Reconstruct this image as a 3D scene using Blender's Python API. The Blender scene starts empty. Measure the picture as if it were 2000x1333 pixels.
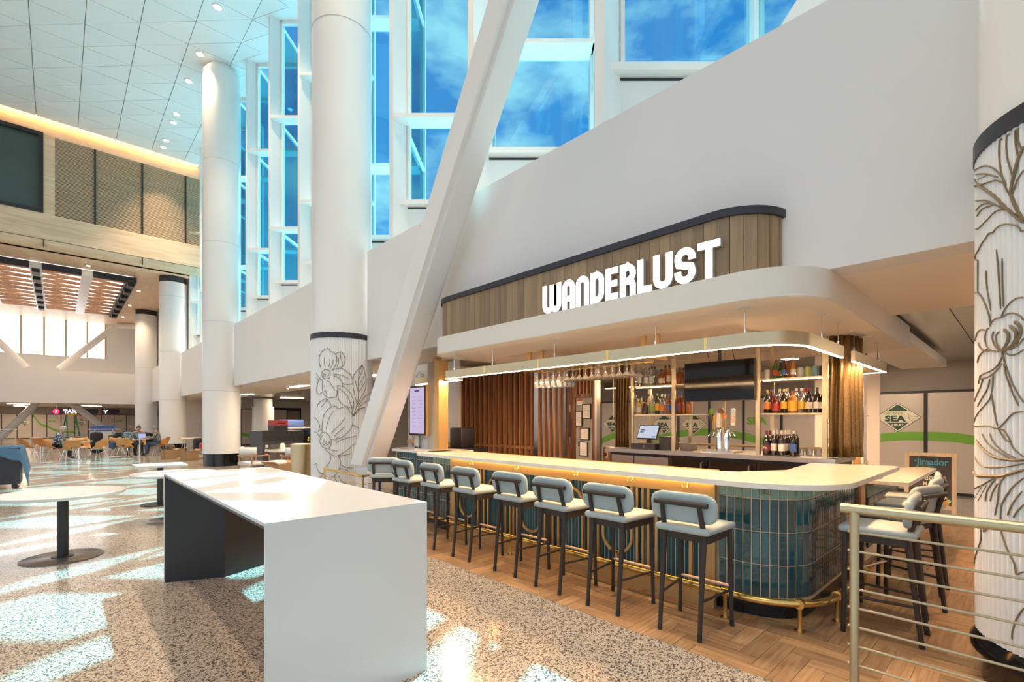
import bpy, bmesh, math, random
from mathutils import Vector, Matrix
random.seed(11)
PI = math.pi
scene = bpy.context.scene
COL = scene.collection

# ------------------------------------------------------------------ camera, sky, sun, exposure
# +Y runs along the bar front (away from the camera), +X runs into the bar, floor at z = 0
cam_d = bpy.data.cameras.new('camera')
cam_d.lens = 17.0
cam_d.sensor_width = 36.0
cam_d.shift_y = (822 - 666.5) / 2000.0
cam_d.clip_start = 0.05
cam_d.clip_end = 400
cam = bpy.data.objects.new('camera', cam_d)
cam.location = (0, 0, 1.55)
cam.rotation_euler = (PI / 2, 0, math.radians(-43.2))
COL.objects.link(cam)
scene.camera = cam

scene.view_settings.view_transform = 'Standard'
scene.view_settings.look = 'None'
scene.view_settings.gamma = 1.0
scene.view_settings.use_curve_mapping = False
scene.view_settings.exposure = 0.47
try:
    scene.cycles.use_denoising = True
    scene.cycles.max_bounces = 10
    scene.cycles.diffuse_bounces = 5
    scene.cycles.glossy_bounces = 5
    scene.cycles.transmission_bounces = 8
    scene.cycles.transparent_max_bounces = 24
    scene.cycles.sample_clamp_indirect = 6.0
    scene.cycles.caustics_reflective = False
    scene.cycles.caustics_refractive = False
except Exception:
    pass

world = bpy.data.worlds.new('sky')
scene.world = world
world.use_nodes = True
wn, wl = world.node_tree.nodes, world.node_tree.links
wn.clear()
w_out = wn.new('ShaderNodeOutputWorld')
w_bg = wn.new('ShaderNodeBackground')
w_tc = wn.new('ShaderNodeTexCoord')
w_sep = wn.new('ShaderNodeSeparateXYZ')
w_ramp = wn.new('ShaderNodeValToRGB')
cr_ = w_ramp.color_ramp
cr_.elements[0].position = 0.0
cr_.elements[0].color = (0.42, 0.37, 0.32, 1)
cr_.elements[1].position = 0.60
cr_.elements[1].color = (0.10, 0.36, 0.80, 1)
for pos_, col_ in ((0.004, (1.25, 1.15, 1.05, 1)), (0.12, (1.0, 1.0, 1.0, 1)), (0.24, (0.34, 0.60, 0.92, 1)), (0.38, (0.16, 0.45, 0.86, 1))):
    e = cr_.elements.new(pos_)
    e.color = col_
w_map = wn.new('ShaderNodeMapping')
w_map.inputs['Scale'].default_value = (1.0, 1.0, 2.2)
w_noise = wn.new('ShaderNodeTexNoise')
w_noise.inputs['Scale'].default_value = 4.6
w_noise.inputs['Detail'].default_value = 7
w_noise.inputs['Roughness'].default_value = 0.58
w_cr = wn.new('ShaderNodeValToRGB')
w_cr.color_ramp.elements[0].position = 0.44
w_cr.color_ramp.elements[0].color = (0, 0, 0, 1)
w_cr.color_ramp.elements[1].position = 0.62
w_cr.color_ramp.elements[1].color = (1, 1, 1, 1)
w_mix = wn.new('ShaderNodeMix')
w_mix.data_type = 'RGBA'
w_mix.inputs['B'].default_value = (1.0, 1.05, 1.1, 1)
wl.new(w_tc.outputs['Generated'], w_sep.inputs[0])
wl.new(w_sep.outputs['Z'], w_ramp.inputs[0])
wl.new(w_tc.outputs['Generated'], w_map.inputs[0])
wl.new(w_map.outputs[0], w_noise.inputs['Vector'])
wl.new(w_noise.outputs['Fac'], w_cr.inputs[0])
wl.new(w_cr.outputs[0], w_mix.inputs['Factor'])
wl.new(w_ramp.outputs[0], w_mix.inputs['A'])
wl.new(w_mix.outputs['Result'], w_bg.inputs['Color'])
w_bg.inputs['Strength'].default_value = 0.85
wl.new(w_bg.outputs[0], w_out.inputs[0])

SUN_TO = Vector((0.45, 0.19, 1.0)).normalized()
sun_d = bpy.data.lights.new('sun', 'SUN')
sun_d.energy = 14.0
sun_d.angle = math.radians(0.6)
sun_d.color = (0.86, 0.97, 1.0)
sun = bpy.data.objects.new('sun', sun_d)
sun.rotation_euler = SUN_TO.to_track_quat('Z', 'Y').to_euler()
sun.location = (10, 5, 20)
COL.objects.link(sun)

# ------------------------------------------------------------------ helpers
def tag(o, label=None, cat=None, group=None, kind=None):
    if label: o['label'] = label
    if cat: o['category'] = cat
    if group: o['group'] = group
    if kind: o['kind'] = kind
    return o

def empty(name, loc=(0, 0, 0), rz=0.0, label=None, cat=None, group=None, kind=None):
    o = bpy.data.objects.new(name, None)
    o.location = loc
    o.rotation_euler = (0, 0, rz)
    o.empty_display_size = 0.1
    COL.objects.link(o)
    return tag(o, label, cat, group, kind)

def obj(name, mesh, parent=None, loc=None, rot=None):
    o = bpy.data.objects.new(name, mesh)
    COL.objects.link(o)
    if parent is not None: o.parent = parent
    if loc is not None: o.location = loc
    if rot is not None: o.rotation_euler = rot
    return o

def copy_tree(o, parent=None):
    c = o.copy()
    COL.objects.link(c)
    c.parent = parent
    for ch in list(o.children): copy_tree(ch, c)
    return c

class MB:
    """collects simple solids into one mesh"""
    def __init__(s): s.v = []; s.f = []
    def add(s, vs, fs):
        n = len(s.v)
        s.v += [tuple(p) for p in vs]
        s.f += [tuple(i + n for i in f) for f in fs]
        return s
    def box(s, x0, x1, y0, y1, z0, z1):
        return s.add([(x0,y0,z0),(x1,y0,z0),(x1,y1,z0),(x0,y1,z0),(x0,y0,z1),(x1,y0,z1),(x1,y1,z1),(x0,y1,z1)],
                     [(0,3,2,1),(4,5,6,7),(0,1,5,4),(1,2,6,5),(2,3,7,6),(3,0,4,7)])
    def hexa(s, p):
        return s.add(p, [(0,3,2,1),(4,5,6,7),(0,1,5,4),(1,2,6,5),(2,3,7,6),(3,0,4,7)])
    def prism(s, poly, z0, z1):
        n = len(poly)
        return s.add([(x,y,z0) for x,y in poly] + [(x,y,z1) for x,y in poly],
                     [tuple(range(n-1,-1,-1)), tuple(range(n,2*n))] + [(i,(i+1)%n,n+(i+1)%n,n+i) for i in range(n)])
    def frame(s, d):
        d = Vector(d).normalized()
        a = Vector((0,0,1)) if abs(d.z) < 0.9 else Vector((1,0,0))
        u = d.cross(a).normalized()
        return u, d.cross(u).normalized()
    def cyl(s, p0, p1, r0, r1=None, n=12, caps=True):
        r1 = r0 if r1 is None else r1
        p0, p1 = Vector(p0), Vector(p1)
        u, w = s.frame(p1 - p0)
        vs = []
        for p, r in ((p0, r0), (p1, r1)):
            for i in range(n):
                t = 2*PI*i/n
                vs.append(p + (u*math.cos(t) + w*math.sin(t))*r)
        fs = [(i,(i+1)%n,n+(i+1)%n,n+i) for i in range(n)]
        if caps: fs += [tuple(range(n-1,-1,-1)), tuple(range(n,2*n))]
        return s.add(vs, fs)
    def tube(s, pts, r, n=8, caps=True, closed=False):
        pts = [Vector(p) for p in pts]
        m = len(pts)
        rs = r if isinstance(r, (list, tuple)) else [r]*m
        vs = []
        up = None
        for k, p in enumerate(pts):
            if closed: d = pts[(k+1)%m] - pts[k-1]
            else: d = pts[min(k+1,m-1)] - pts[max(k-1,0)]
            d.normalize()
            if up is None: u, w = s.frame(d)
            else:
                u = up - d*up.dot(d)
                u = u.normalized() if u.length > 1e-6 else s.frame(d)[0]
                w = d.cross(u)
            up = u
            for i in range(n):
                t = 2*PI*i/n
                vs.append(p + (u*math.cos(t) + w*math.sin(t))*rs[k])
        fs = []
        for k in range(m if closed else m-1):
            a, b = k*n, ((k+1)%m)*n
            fs += [(a+i, a+(i+1)%n, b+(i+1)%n, b+i) for i in range(n)]
        if caps and not closed: fs += [tuple(range(n-1,-1,-1)), tuple(range((m-1)*n, m*n))]
        return s.add(vs, fs)
    def lathe(s, prof, n=16, c=(0,0,0)):
        vs = []
        for r, z in prof:
            for i in range(n):
                t = 2*PI*i/n
                vs.append((c[0]+r*math.cos(t), c[1]+r*math.sin(t), c[2]+z))
        fs = []
        for k in range(len(prof)-1):
            a, b = k*n, (k+1)*n
            fs += [(a+i, a+(i+1)%n, b+(i+1)%n, b+i) for i in range(n)]
        fs += [tuple(range(n-1,-1,-1)), tuple(range((len(prof)-1)*n, len(prof)*n))]
        return s.add(vs, fs)
    def beam(s, p0, p1, w, h, up=(0,0,1)):
        p0, p1 = Vector(p0), Vector(p1)
        d = (p1-p0).normalized()
        u = d.cross(Vector(up))
        if u.length < 1e-4: u = d.cross(Vector((1,0,0)))
        u.normalize()
        v = u.cross(d).normalized()
        u, v = u*w/2, v*h/2
        return s.hexa([p0-u-v, p0+u-v, p0+u+v, p0-u+v, p1-u-v, p1+u-v, p1+u+v, p1-u+v])
    def sweep(s, path, prof, closed=False):
        """sweep a (offset, z) profile along a 2D path; offset is to the right of travel"""
        m, k = len(path), len(prof)
        vs = []
        for i, (x, y) in enumerate(path):
            a = Vector(path[(i-1) % m]) if (closed or i > 0) else None
            b = Vector(path[(i+1) % m]) if (closed or i < m-1) else None
            p = Vector((x, y))
            d1 = (p-a).normalized() if a is not None else (b-p).normalized()
            d2 = (b-p).normalized() if b is not None else d1
            d = (d1+d2).normalized()
            nrm = Vector((d.y, -d.x))
            sc = 1.0/max(0.3, nrm.dot(Vector((d1.y, -d1.x))))
            for o, z in prof: vs.append((x+nrm.x*o*sc, y+nrm.y*o*sc, z))
        fs = []
        for i in range(m if closed else m-1):
            a, b = i*k, ((i+1)%m)*k
            fs += [(a+j, b+j, b+(j+1)%k, a+(j+1)%k) for j in range(k)]
        if not closed: fs += [tuple(range(k)), tuple(range((m-1)*k+k-1, (m-1)*k-1, -1))]
        return s.add(vs, fs)
    def mesh(s, name, mat, smooth=False, sharp=35):
        me = bpy.data.meshes.new(name)
        me.from_pydata(s.v, [], s.f)
        bm = bmesh.new(); bm.from_mesh(me)
        bmesh.ops.recalc_face_normals(bm, faces=bm.faces)
        bm.to_mesh(me); bm.free()
        me.materials.append(mat)
        if smooth:
            me.polygons.foreach_set('use_smooth', [True]*len(me.polygons))
            try: me.set_sharp_from_angle(angle=math.radians(sharp))
            except Exception: pass
        me.update()
        return me
    def build(s, name, mat, parent=None, smooth=False, loc=None, rot=None, sharp=35):
        return obj(name, s.mesh(name, mat, smooth, sharp), parent, loc, rot)

def rbox(name, mat, sx, sy, sz, r, seg=3, parent=None, loc=(0,0,0), rot=None, taper=None):
    """rounded box mesh object centred on loc"""
    bm = bmesh.new()
    bmesh.ops.create_cube(bm, size=1.0)
    for v in bm.verts:
        v.co = Vector((v.co.x*sx, v.co.y*sy, v.co.z*sz))
        if taper: v.co = taper(v.co)
    bmesh.ops.bevel(bm, geom=list(bm.edges), offset=r, segments=seg, profile=0.5, affect='EDGES')
    me = bpy.data.meshes.new(name)
    bm.to_mesh(me); bm.free()
    me.materials.append(mat)
    me.polygons.foreach_set('use_smooth', [True]*len(me.polygons))
    try: me.set_sharp_from_angle(angle=math.radians(50))
    except Exception: pass
    return obj(name, me, parent, loc, rot)

def arc(cx, cy, r, a0, a1, n):
    return [(cx + r*math.cos(a0+(a1-a0)*i/n), cy + r*math.sin(a0+(a1-a0)*i/n)) for i in range(n+1)]

def text_mesh(txt, size, depth, mat, name, bold=0.0, align='CENTER', sx=1.0):
    cu = bpy.data.curves.new(name, 'FONT')
    cu.body = txt; cu.size = size; cu.extrude = depth; cu.align_x = align; cu.align_y = 'CENTER'; cu.offset = bold; cu.resolution_u = 3
    o = bpy.data.objects.new(name, cu); COL.objects.link(o)
    bpy.context.view_layer.update()
    me = bpy.data.meshes.new_from_object(o.evaluated_get(bpy.context.evaluated_depsgraph_get()))
    bpy.data.objects.remove(o); bpy.data.curves.remove(cu)
    if sx != 1.0:
        for v in me.vertices: v.co.x *= sx
    me.materials.clear(); me.materials.append(mat); me.name = name
    return me

# facing rotations for flat lettering (text lies in local XY, reads along +x local, up +y local)
ROT_MX = (PI/2, 0, -PI/2)      # reads when looking towards +X
ROT_MY = (PI/2, 0, 0)          # reads when looking towards +Y

# ------------------------------------------------------------------ materials
def new_mat(name):
    m = bpy.data.materials.new(name); m.use_nodes = True
    nt = m.node_tree; nt.nodes.clear()
    out = nt.nodes.new('ShaderNodeOutputMaterial')
    b = nt.nodes.new('ShaderNodeBsdfPrincipled')
    nt.links.new(b.outputs[0], out.inputs[0])
    return m, nt, b, out

def mat(name, col, rough=0.5, metal=0.0, var=0.06, vscale=6.0, bump=0.0, bscale=40.0, stretch=(1,1,1), spec=0.5, coat=0.0, emit=None, estr=0.0, rand=0.0, sheen=0.0):
    m, nt, b, out = new_mat(name)
    N, L = nt.nodes, nt.links
    tc = N.new('ShaderNodeTexCoord'); mp = N.new('ShaderNodeMapping')
    mp.inputs['Scale'].default_value = stretch
    L.new(tc.outputs['Object'], mp.inputs[0])
    nz = N.new('ShaderNodeTexNoise'); nz.inputs['Scale'].default_value = vscale; nz.inputs['Detail'].default_value = 3
    L.new(mp.outputs[0], nz.inputs['Vector'])
    mx = N.new('ShaderNodeMix'); mx.data_type = 'RGBA'
    mx.inputs['A'].default_value = tuple(max(0, c*(1-var)) for c in col) + (1,)
    mx.inputs['B'].default_value = tuple(min(1, c*(1+var)) for c in col) + (1,)
    L.new(nz.outputs['Fac'], mx.inputs['Factor'])
    src = mx.outputs['Result']
    if rand > 0:
        oi = N.new('ShaderNodeObjectInfo'); hs = N.new('ShaderNodeHueSaturation')
        ma = N.new('ShaderNodeMapRange'); ma.inputs['To Min'].default_value = 1-rand; ma.inputs['To Max'].default_value = 1+rand
        L.new(oi.outputs['Random'], ma.inputs['Value']); L.new(ma.outputs[0], hs.inputs['Value']); L.new(src, hs.inputs['Color'])
        src = hs.outputs['Color']
    L.new(src, b.inputs['Base Color'])
    b.inputs['Roughness'].default_value = rough
    b.inputs['Metallic'].default_value = metal
    b.inputs['Specular IOR Level'].default_value = spec
    b.inputs['Coat Weight'].default_value = coat
    b.inputs['Coat Roughness'].default_value = 0.05
    b.inputs['Sheen Weight'].default_value = sheen
    if emit:
        b.inputs['Emission Color'].default_value = tuple(emit) + (1,); b.inputs['Emission Strength'].default_value = estr
    if bump > 0:
        n2 = N.new('ShaderNodeTexNoise'); n2.inputs['Scale'].default_value = bscale; n2.inputs['Detail'].default_value = 2
        L.new(mp.outputs[0], n2.inputs['Vector'])
        bp = N.new('ShaderNodeBump'); bp.inputs['Strength'].default_value = bump; bp.inputs['Distance'].default_value = 0.01
        L.new(n2.outputs['Fac'], bp.inputs['Height']); L.new(bp.outputs[0], b.inputs['Normal'])
    return m

def wood(name, c1, c2, rough=0.45, stretch=(1,12,12), scale=2.0, rand=0.12, c3=None, knots=False):
    """streaky grain along the axis whose stretch is smallest, tone varied per object"""
    m, nt, b, out = new_mat(name)
    N, L = nt.nodes, nt.links
    tc = N.new('ShaderNodeTexCoord'); oi = N.new('ShaderNodeObjectInfo')
    ad = N.new('ShaderNodeVectorMath'); ad.operation = 'ADD'
    sc = N.new('ShaderNodeVectorMath'); sc.operation = 'SCALE'
    L.new(oi.outputs['Location'], sc.inputs[0]); sc.inputs['Scale'].default_value = 3.7
    L.new(tc.outputs['Object'], ad.inputs[0]); L.new(sc.outputs[0], ad.inputs[1])
    mp = N.new('ShaderNodeMapping'); mp.inputs['Scale'].default_value = stretch
    L.new(ad.outputs[0], mp.inputs[0])
    nz = N.new('ShaderNodeTexNoise'); nz.inputs['Scale'].default_value = scale; nz.inputs['Detail'].default_value = 6; nz.inputs['Distortion'].default_value = 0.6
    L.new(mp.outputs[0], nz.inputs['Vector'])
    r = N.new('ShaderNodeValToRGB')
    r.color_ramp.elements[0].position = 0.32; r.color_ramp.elements[0].color = tuple(c1)+(1,)
    r.color_ramp.elements[1].position = 0.68; r.color_ramp.elements[1].color = tuple(c2)+(1,)
    if c3:
        e3 = r.color_ramp.elements.new(0.5); e3.color = tuple(c3)+(1,)
    L.new(nz.outputs['Fac'], r.inputs[0])
    hs = N.new('ShaderNodeHueSaturation'); ma = N.new('ShaderNodeMapRange')
    ma.inputs['To Min'].default_value = 1-rand; ma.inputs['To Max'].default_value = 1+rand
    L.new(oi.outputs['Random'], ma.inputs['Value']); L.new(ma.outputs[0], hs.inputs['Value']); L.new(r.outputs[0], hs.inputs['Color'])
    L.new(hs.outputs[0], b.inputs['Base Color'])
    b.inputs['Roughness'].default_value = rough
    bp = N.new('ShaderNodeBump'); bp.inputs['Strength'].default_value = 0.08; bp.inputs['Distance'].default_value = 0.004
    L.new(nz.outputs['Fac'], bp.inputs['Height']); L.new(bp.outputs[0], b.inputs['Normal'])
    return m

def clear_glass(name, tint, gloss=0.06, rough=0.0, glint_mix=0.0):
    m = bpy.data.materials.new(name); m.use_nodes = True
    nt = m.node_tree; nt.nodes.clear(); N, L = nt.nodes, nt.links
    out = N.new('ShaderNodeOutputMaterial'); t = N.new('ShaderNodeBsdfTransparent'); g = N.new('ShaderNodeBsdfGlossy')
    t.inputs['Color'].default_value = tuple(tint)+(1,); g.inputs['Roughness'].default_value = rough
    lw = N.new('ShaderNodeLayerWeight'); lw.inputs['Blend'].default_value = 0.25
    mr = N.new('ShaderNodeMapRange'); mr.inputs['To Min'].default_value = gloss*0.5; mr.inputs['To Max'].default_value = min(1, gloss*5)
    mx = N.new('ShaderNodeMixShader')
    L.new(lw.outputs['Facing'], mr.inputs['Value']); L.new(mr.outputs[0], mx.inputs[0])
    L.new(t.outputs[0], mx.inputs[1]); L.new(g.outputs[0], mx.inputs[2])
    if glint_mix > 0:
        df = N.new('ShaderNodeBsdfDiffuse'); df.inputs['Color'].default_value = (.9, .9, .9, 1); mh = N.new('ShaderNodeMixShader'); mh.inputs[0].default_value = glint_mix  # painted glint: a white diffuse share brightens the clear glass
        L.new(mx.outputs[0], mh.inputs[1]); L.new(df.outputs[0], mh.inputs[2]); L.new(mh.outputs[0], out.inputs[0])
    else: L.new(mx.outputs[0], out.inputs[0])
    return m

def emis(name, col, s):
    m = bpy.data.materials.new(name); m.use_nodes = True
    nt = m.node_tree; nt.nodes.clear(); N, L = nt.nodes, nt.links
    out = N.new('ShaderNodeOutputMaterial'); em = N.new('ShaderNodeEmission')
    em.inputs['Color'].default_value = tuple(col)+(1,); em.inputs['Strength'].default_value = s
    L.new(em.outputs[0], out.inputs[0])
    return m

def terrazzo():
    m, nt, b, out = new_mat('terrazzo')
    N, L = nt.nodes, nt.links
    tc = N.new('ShaderNodeTexCoord')
    nz = N.new('ShaderNodeTexNoise'); nz.inputs['Scale'].default_value = 60; nz.inputs['Detail'].default_value = 2
    L.new(tc.outputs['Object'], nz.inputs['Vector'])
    ad = N.new('ShaderNodeVectorMath'); ad.operation = 'MULTIPLY_ADD'
    L.new(nz.outputs['Color'], ad.inputs[0]); ad.inputs[1].default_value = (0.012, 0.012, 0.012); L.new(tc.outputs['Object'], ad.inputs[2])
    base = (0.50, 0.43, 0.355, 1)
    prev = None
    for scale, th, dark, brown in ((105, 0.31, (0.085, 0.075, 0.065, 1), (0.34, 0.24, 0.15, 1)), (230, 0.16, (0.12, 0.11, 0.10, 1), (0.68, 0.64, 0.58, 1))):
        vo = N.new('ShaderNodeTexVoronoi'); vo.inputs['Scale'].default_value = scale
        L.new(ad.outputs[0], vo.inputs['Vector'])
        sp = N.new('ShaderNodeSeparateColor'); L.new(vo.outputs['Color'], sp.inputs[0])
        r = N.new('ShaderNodeValToRGB'); r.color_ramp.interpolation = 'CONSTANT'
        r.color_ramp.elements[0].position = 0; r.color_ramp.elements[0].color = (1, 1, 1, 1)
        r.color_ramp.elements[1].position = th; r.color_ramp.elements[1].color = (0, 0, 0, 1)
        L.new(sp.outputs[0], r.inputs[0])
        cr = N.new('ShaderNodeValToRGB'); cr.color_ramp.interpolation = 'CONSTANT'
        cr.color_ramp.elements[0].color = dark; cr.color_ramp.elements[1].position = 0.82; cr.color_ramp.elements[1].color = brown
        L.new(sp.outputs[1], cr.inputs[0])
        mx = N.new('ShaderNodeMix'); mx.data_type = 'RGBA'
        L.new(r.outputs[0], mx.inputs['Factor'])
        if prev is None: mx.inputs['A'].default_value = base
        else: L.new(prev, mx.inputs['A'])
        L.new(cr.outputs[0], mx.inputs['B'])
        prev = mx.outputs['Result']
    L.new(prev, b.inputs['Base Color'])
    b.inputs['Roughness'].default_value = 0.15
    b.inputs['Specular IOR Level'].default_value = 0.42
    return m

M = {}
M['terrazzo'] = terrazzo()
M['white'] = mat('white_plaster', (0.76, 0.74, 0.72), 0.55, var=0.02, vscale=1.5)
M['colwhite'] = mat('white_column_metal', (0.80, 0.78, 0.75), 0.28, var=0.015, vscale=1.0)
M['ceil'] = mat('white_ceiling_panel', (0.82, 0.83, 0.81), 0.35, var=0.02, vscale=0.6, rand=0.02)
M['joint'] = mat('grey_joint', (0.50, 0.50, 0.49), 0.8)
M['cream'] = mat('cream_painted_metal', (0.74, 0.69, 0.61), 0.45, var=0.02)
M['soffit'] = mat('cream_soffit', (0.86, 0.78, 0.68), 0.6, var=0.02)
M['black'] = mat('black_paint', (0.018, 0.018, 0.02), 0.4)
M['navy'] = mat('dark_navy_edge', (0.022, 0.022, 0.030), 0.45)
M['blackgloss'] = mat('black_gloss_base', (0.008, 0.008, 0.009), 0.12)
M['flute'] = mat('white_fluted_panel', (0.80, 0.79, 0.78), 0.5, var=0.015)
M['print'] = mat('bronze_line_print', (0.20, 0.145, 0.075), 0.5)
M['brass'] = mat('brushed_brass', (0.80, 0.53, 0.17), 0.24, 0.95, var=0.06, vscale=3, stretch=(1,1,30))
M['paleb'] = mat('pale_brass', (0.56, 0.46, 0.29), 0.34, 0.85, var=0.05, vscale=3)
M['goldp'] = mat('gold_painted_panel', (0.60, 0.385, 0.155), 0.36, 0.55, var=0.05)
M['steel'] = mat('brushed_steel', (0.52, 0.50, 0.47), 0.28, 1.0, var=0.1, vscale=3, stretch=(40,1,1))
M['chrome'] = mat('chrome', (0.80, 0.80, 0.80), 0.07, 1.0, var=0.01)
M['stone'] = mat('pale_quartz_top', (0.84, 0.77, 0.69), 0.17, var=0.05, vscale=4, coat=0.3)
M['tabletop'] = mat('white_solid_surface', (0.66, 0.655, 0.635), 0.24, var=0.01)
M['darkwood'] = mat('dark_bronze_stool_frame', (0.050, 0.038, 0.029), 0.5, var=0.12, vscale=12, spec=0.3)
M['leather'] = mat('pale_blue_grey_vinyl', (0.37, 0.43, 0.43), 0.45, var=0.03, bump=0.03, bscale=120, sheen=0.1)
M['copper'] = mat('copper_footrest', (0.80, 0.55, 0.38), 0.3, 0.7)
M['tealtile'] = mat('glazed_teal_tile', (0.022, 0.085, 0.098), 0.06, var=0.45, vscale=9, bump=0.5, bscale=22, coat=0.6, rand=0.3)
M['littile'] = mat('teal_tile_painted_lit', (0.16, 0.34, 0.31), 0.08, var=0.2, vscale=9, bump=0.35, bscale=22, coat=0.6, rand=0.1)  # top row: LED light painted in as a paler teal
M['grout'] = mat('gold_grout', (0.80, 0.60, 0.38), 0.45, 0.1)
M['tealflute'] = mat('teal_flute', (0.018, 0.105, 0.135), 0.32, var=0.1)
M['glass'] = clear_glass('tinted_glazing', (0.50, 0.80, 0.87), 0.05)
M['barglass'] = clear_glass('drinking_glass', (0.88, 0.87, 0.85), 0.34, 0.05, 0.13)
M['bottleglass'] = clear_glass('clear_bottle_glass', (0.76, 0.80, 0.78), 0.26, 0.05, 0.06)
M['led'] = emis('warm_led_strip', (1.0, 0.60, 0.30), 240.0)
M['ledshelf'] = emis('shelf_led_strip', (1.0, 0.75, 0.45), 9.0)
M['ledu'] = emis('amber_led_strip', (1.0, 0.50, 0.13), 30.0)
M['letter'] = emis('white_lit_letter_face', (1.0, 0.97, 0.92), 2.6)
M['lamp'] = emis('warm_downlight', (1.0, 0.80, 0.55), 25.0)
M['litwin'] = emis('daylit_frosted_window', (1.0, 0.98, 0.95), 1.9)
M['oakface'] = wood('blonde_oak_cladding', (0.66, 0.46, 0.28), (0.82, 0.62, 0.42), 0.5, (0.5, 1, 5), 1.4, 0.0, (0.75, 0.55, 0.36))
M['oaksoffit'] = wood('honey_oak_soffit', (0.76, 0.54, 0.35), (0.86, 0.66, 0.46), 0.4, (3, 1, 1), 1.2, 0.0)
M['fascia'] = wood('brown_fascia_board', (0.25, 0.165, 0.085), (0.33, 0.225, 0.125), 0.5, (14, 14, 1.0), 1.6, 0.22)
M['walnut'] = wood('walnut_board', (0.045, 0.018, 0.008), (0.26, 0.105, 0.035), 0.4, (10, 10, 0.9), 1.6, 0.5, (0.13, 0.05, 0.018))
M['slatwood'] = wood('warm_slat_timber', (0.30, 0.13, 0.055), (0.47, 0.24, 0.11), 0.4, (10, 10, 0.9), 2.0, 0.2)
M['plank'] = wood('oak_floor_plank', (0.26, 0.145, 0.068), (0.47, 0.30, 0.165), 0.36, (2.2, 26, 26), 1.5, 0.22, (0.38, 0.225, 0.115))
M['planky'] = wood('oak_floor_far', (0.27, 0.15, 0.07), (0.46, 0.29, 0.16), 0.36, (3.0, 8, 8), 1.5, 0.0, (0.38, 0.225, 0.115))
M['bent'] = wood('bent_maple_shell', (0.52, 0.22, 0.06), (0.66, 0.31, 0.10), 0.35, (1, 1, 6), 2.0, 0.12)
M['palewood'] = wood('pale_pine_frame', (0.62, 0.44, 0.28), (0.74, 0.57, 0.39), 0.5, (8, 8, 1), 2.0, 0.0)
M['metalceil'] = mat('brushed_metal_ceiling_tile', (0.78, 0.74, 0.67), 0.24, 0.9, var=0.1, vscale=2, stretch=(1,20,1), rand=0.06)
M['panel'] = mat('taupe_hoarding_panel', (0.56, 0.48, 0.42), 0.6, var=0.02)
M['green'] = mat('green_print', (0.17, 0.40, 0.05), 0.6)
M['dkgreen'] = mat('dark_green_print', (0.03, 0.075, 0.045), 0.6)
M['ivory'] = mat('ivory_print', (0.78, 0.70, 0.58), 0.6)
M['duskwall'] = mat('brown_grey_backwall', (0.36, 0.30, 0.25), 0.7)

# ------------------------------------------------------------------ the shell
def struct(name, mb, m, parent=None, label=None, cat=None, smooth=False, sharp=35):
    o = mb.build(name, m, parent, smooth, sharp=sharp)
    if parent is None: tag(o, label, cat, None, 'structure')
    return o

WX = 3.09                                    # where the terrazzo meets the timber floor
mb = MB()
mb.box(-14, WX, -8, 62, -0.12, 0).box(WX, 20, 7.3, 62, -0.12, 0).box(9.6, 20, -8, 7.3, -0.12, 0)
struct('floor', mb, M['terrazzo'], None, 'speckled beige and black terrazzo floor of the hall', 'floor')
wf = empty('floor_timber', (0, 0, 0), 0, 'herringbone oak plank floor around the bar', 'floor', None, 'structure')
mb = MB(); mb.box(WX, 9.6, -8, 7.3, -0.12, -0.004)
struct('underlay', mb, M['planky'], wf)
# herringbone planks, built where the photo tells them apart
UW, UN = 0.12, 4
plank_cache = {}
def plank(x0, x1, y0, y1):
    zones = ((WX, 4.25, 0.9, 5.3), (WX, 6.6, -0.3, 1.7))
    if not any(x1 > a and x0 < b and y1 > c and y0 < d for a, b, c, d in zones): return
    x0 = max(x0, WX)
    if x1 - x0 < 0.015: return
    along_y = (y1 - y0) > (x1 - x0)
    cx, cy, lx, ly = (x0+x1)/2, (y0+y1)/2, round(x1-x0-0.003, 3), round(y1-y0-0.003, 3)
    key = (lx, ly)
    if key not in plank_cache:
        b = MB()
        a, c = (ly, lx) if along_y else (lx, ly)
        b.box(-a/2, a/2, -c/2, c/2, -0.004, 0)
        plank_cache[key] = b.mesh('plank', M['plank'])
    obj('plank', plank_cache[key], wf, (cx, cy, 0), (0, 0, PI/2 if along_y else 0))
for m_ in range(-9, 12):
    for k_ in range(-40, 80):
        hx, hy = k_ + m_*UN, k_ - m_*UN
        x, y = WX + hx*UW, hy*UW
        if x < WX-1.2 or x > 7 or y < -1 or y > 6: continue
        plank(x, x+UN*UW, y, y+UW)
        x2, y2 = WX + (hx+UN)*UW, (hy+1-UN)*UW
        plank(x2, x2+UW, y2, y2+UN*UW)

# columns
CX, CR = 4.15, 0.575
CY = [-0.365, 9.38, 19.15, 28.9, 38.8]
def ring(r, z0, z1, c, n=48):
    b = MB(); b.lathe([(r, z0), (r, z1)], n, (c[0], c[1], 0)); return b
def plain_column(y, ztop, label, ringtop):
    t = empty('column', (CX, y, 0), 0, label, 'column', 'white round columns along the hall', 'structure')
    ring(CR, 0.42, ztop, (0, 0)).build('shaft', M['colwhite'], t, True)
    ring(CR-0.03, 0, 0.42, (0, 0)).build('base', M['blackgloss'], t, True)
    b = MB()
    for z in (2.55, 4.9, 7.6, 10.4):
        if z < ztop-0.5: b.lathe([(CR+0.001, z), (CR+0.001, z+0.012)], 48)
    b.build('seam', M['joint'], t, True)
    if ringtop: ring(CR-0.02, ztop, ztop+0.3, (0, 0)).build('collar', M['navy'], t, True)
    else: MB().lathe([(CR, ztop), (CR*0.72, ztop+0.25)], 48).build('cap', M['colwhite'], t, True)
plain_column(CY[2], 13.5, 'tall white column with black base rising to the faceted ceiling', False)
plain_column(CY[3], 8.3, 'white column with black collar under the edge of the oak soffit', True)
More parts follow.
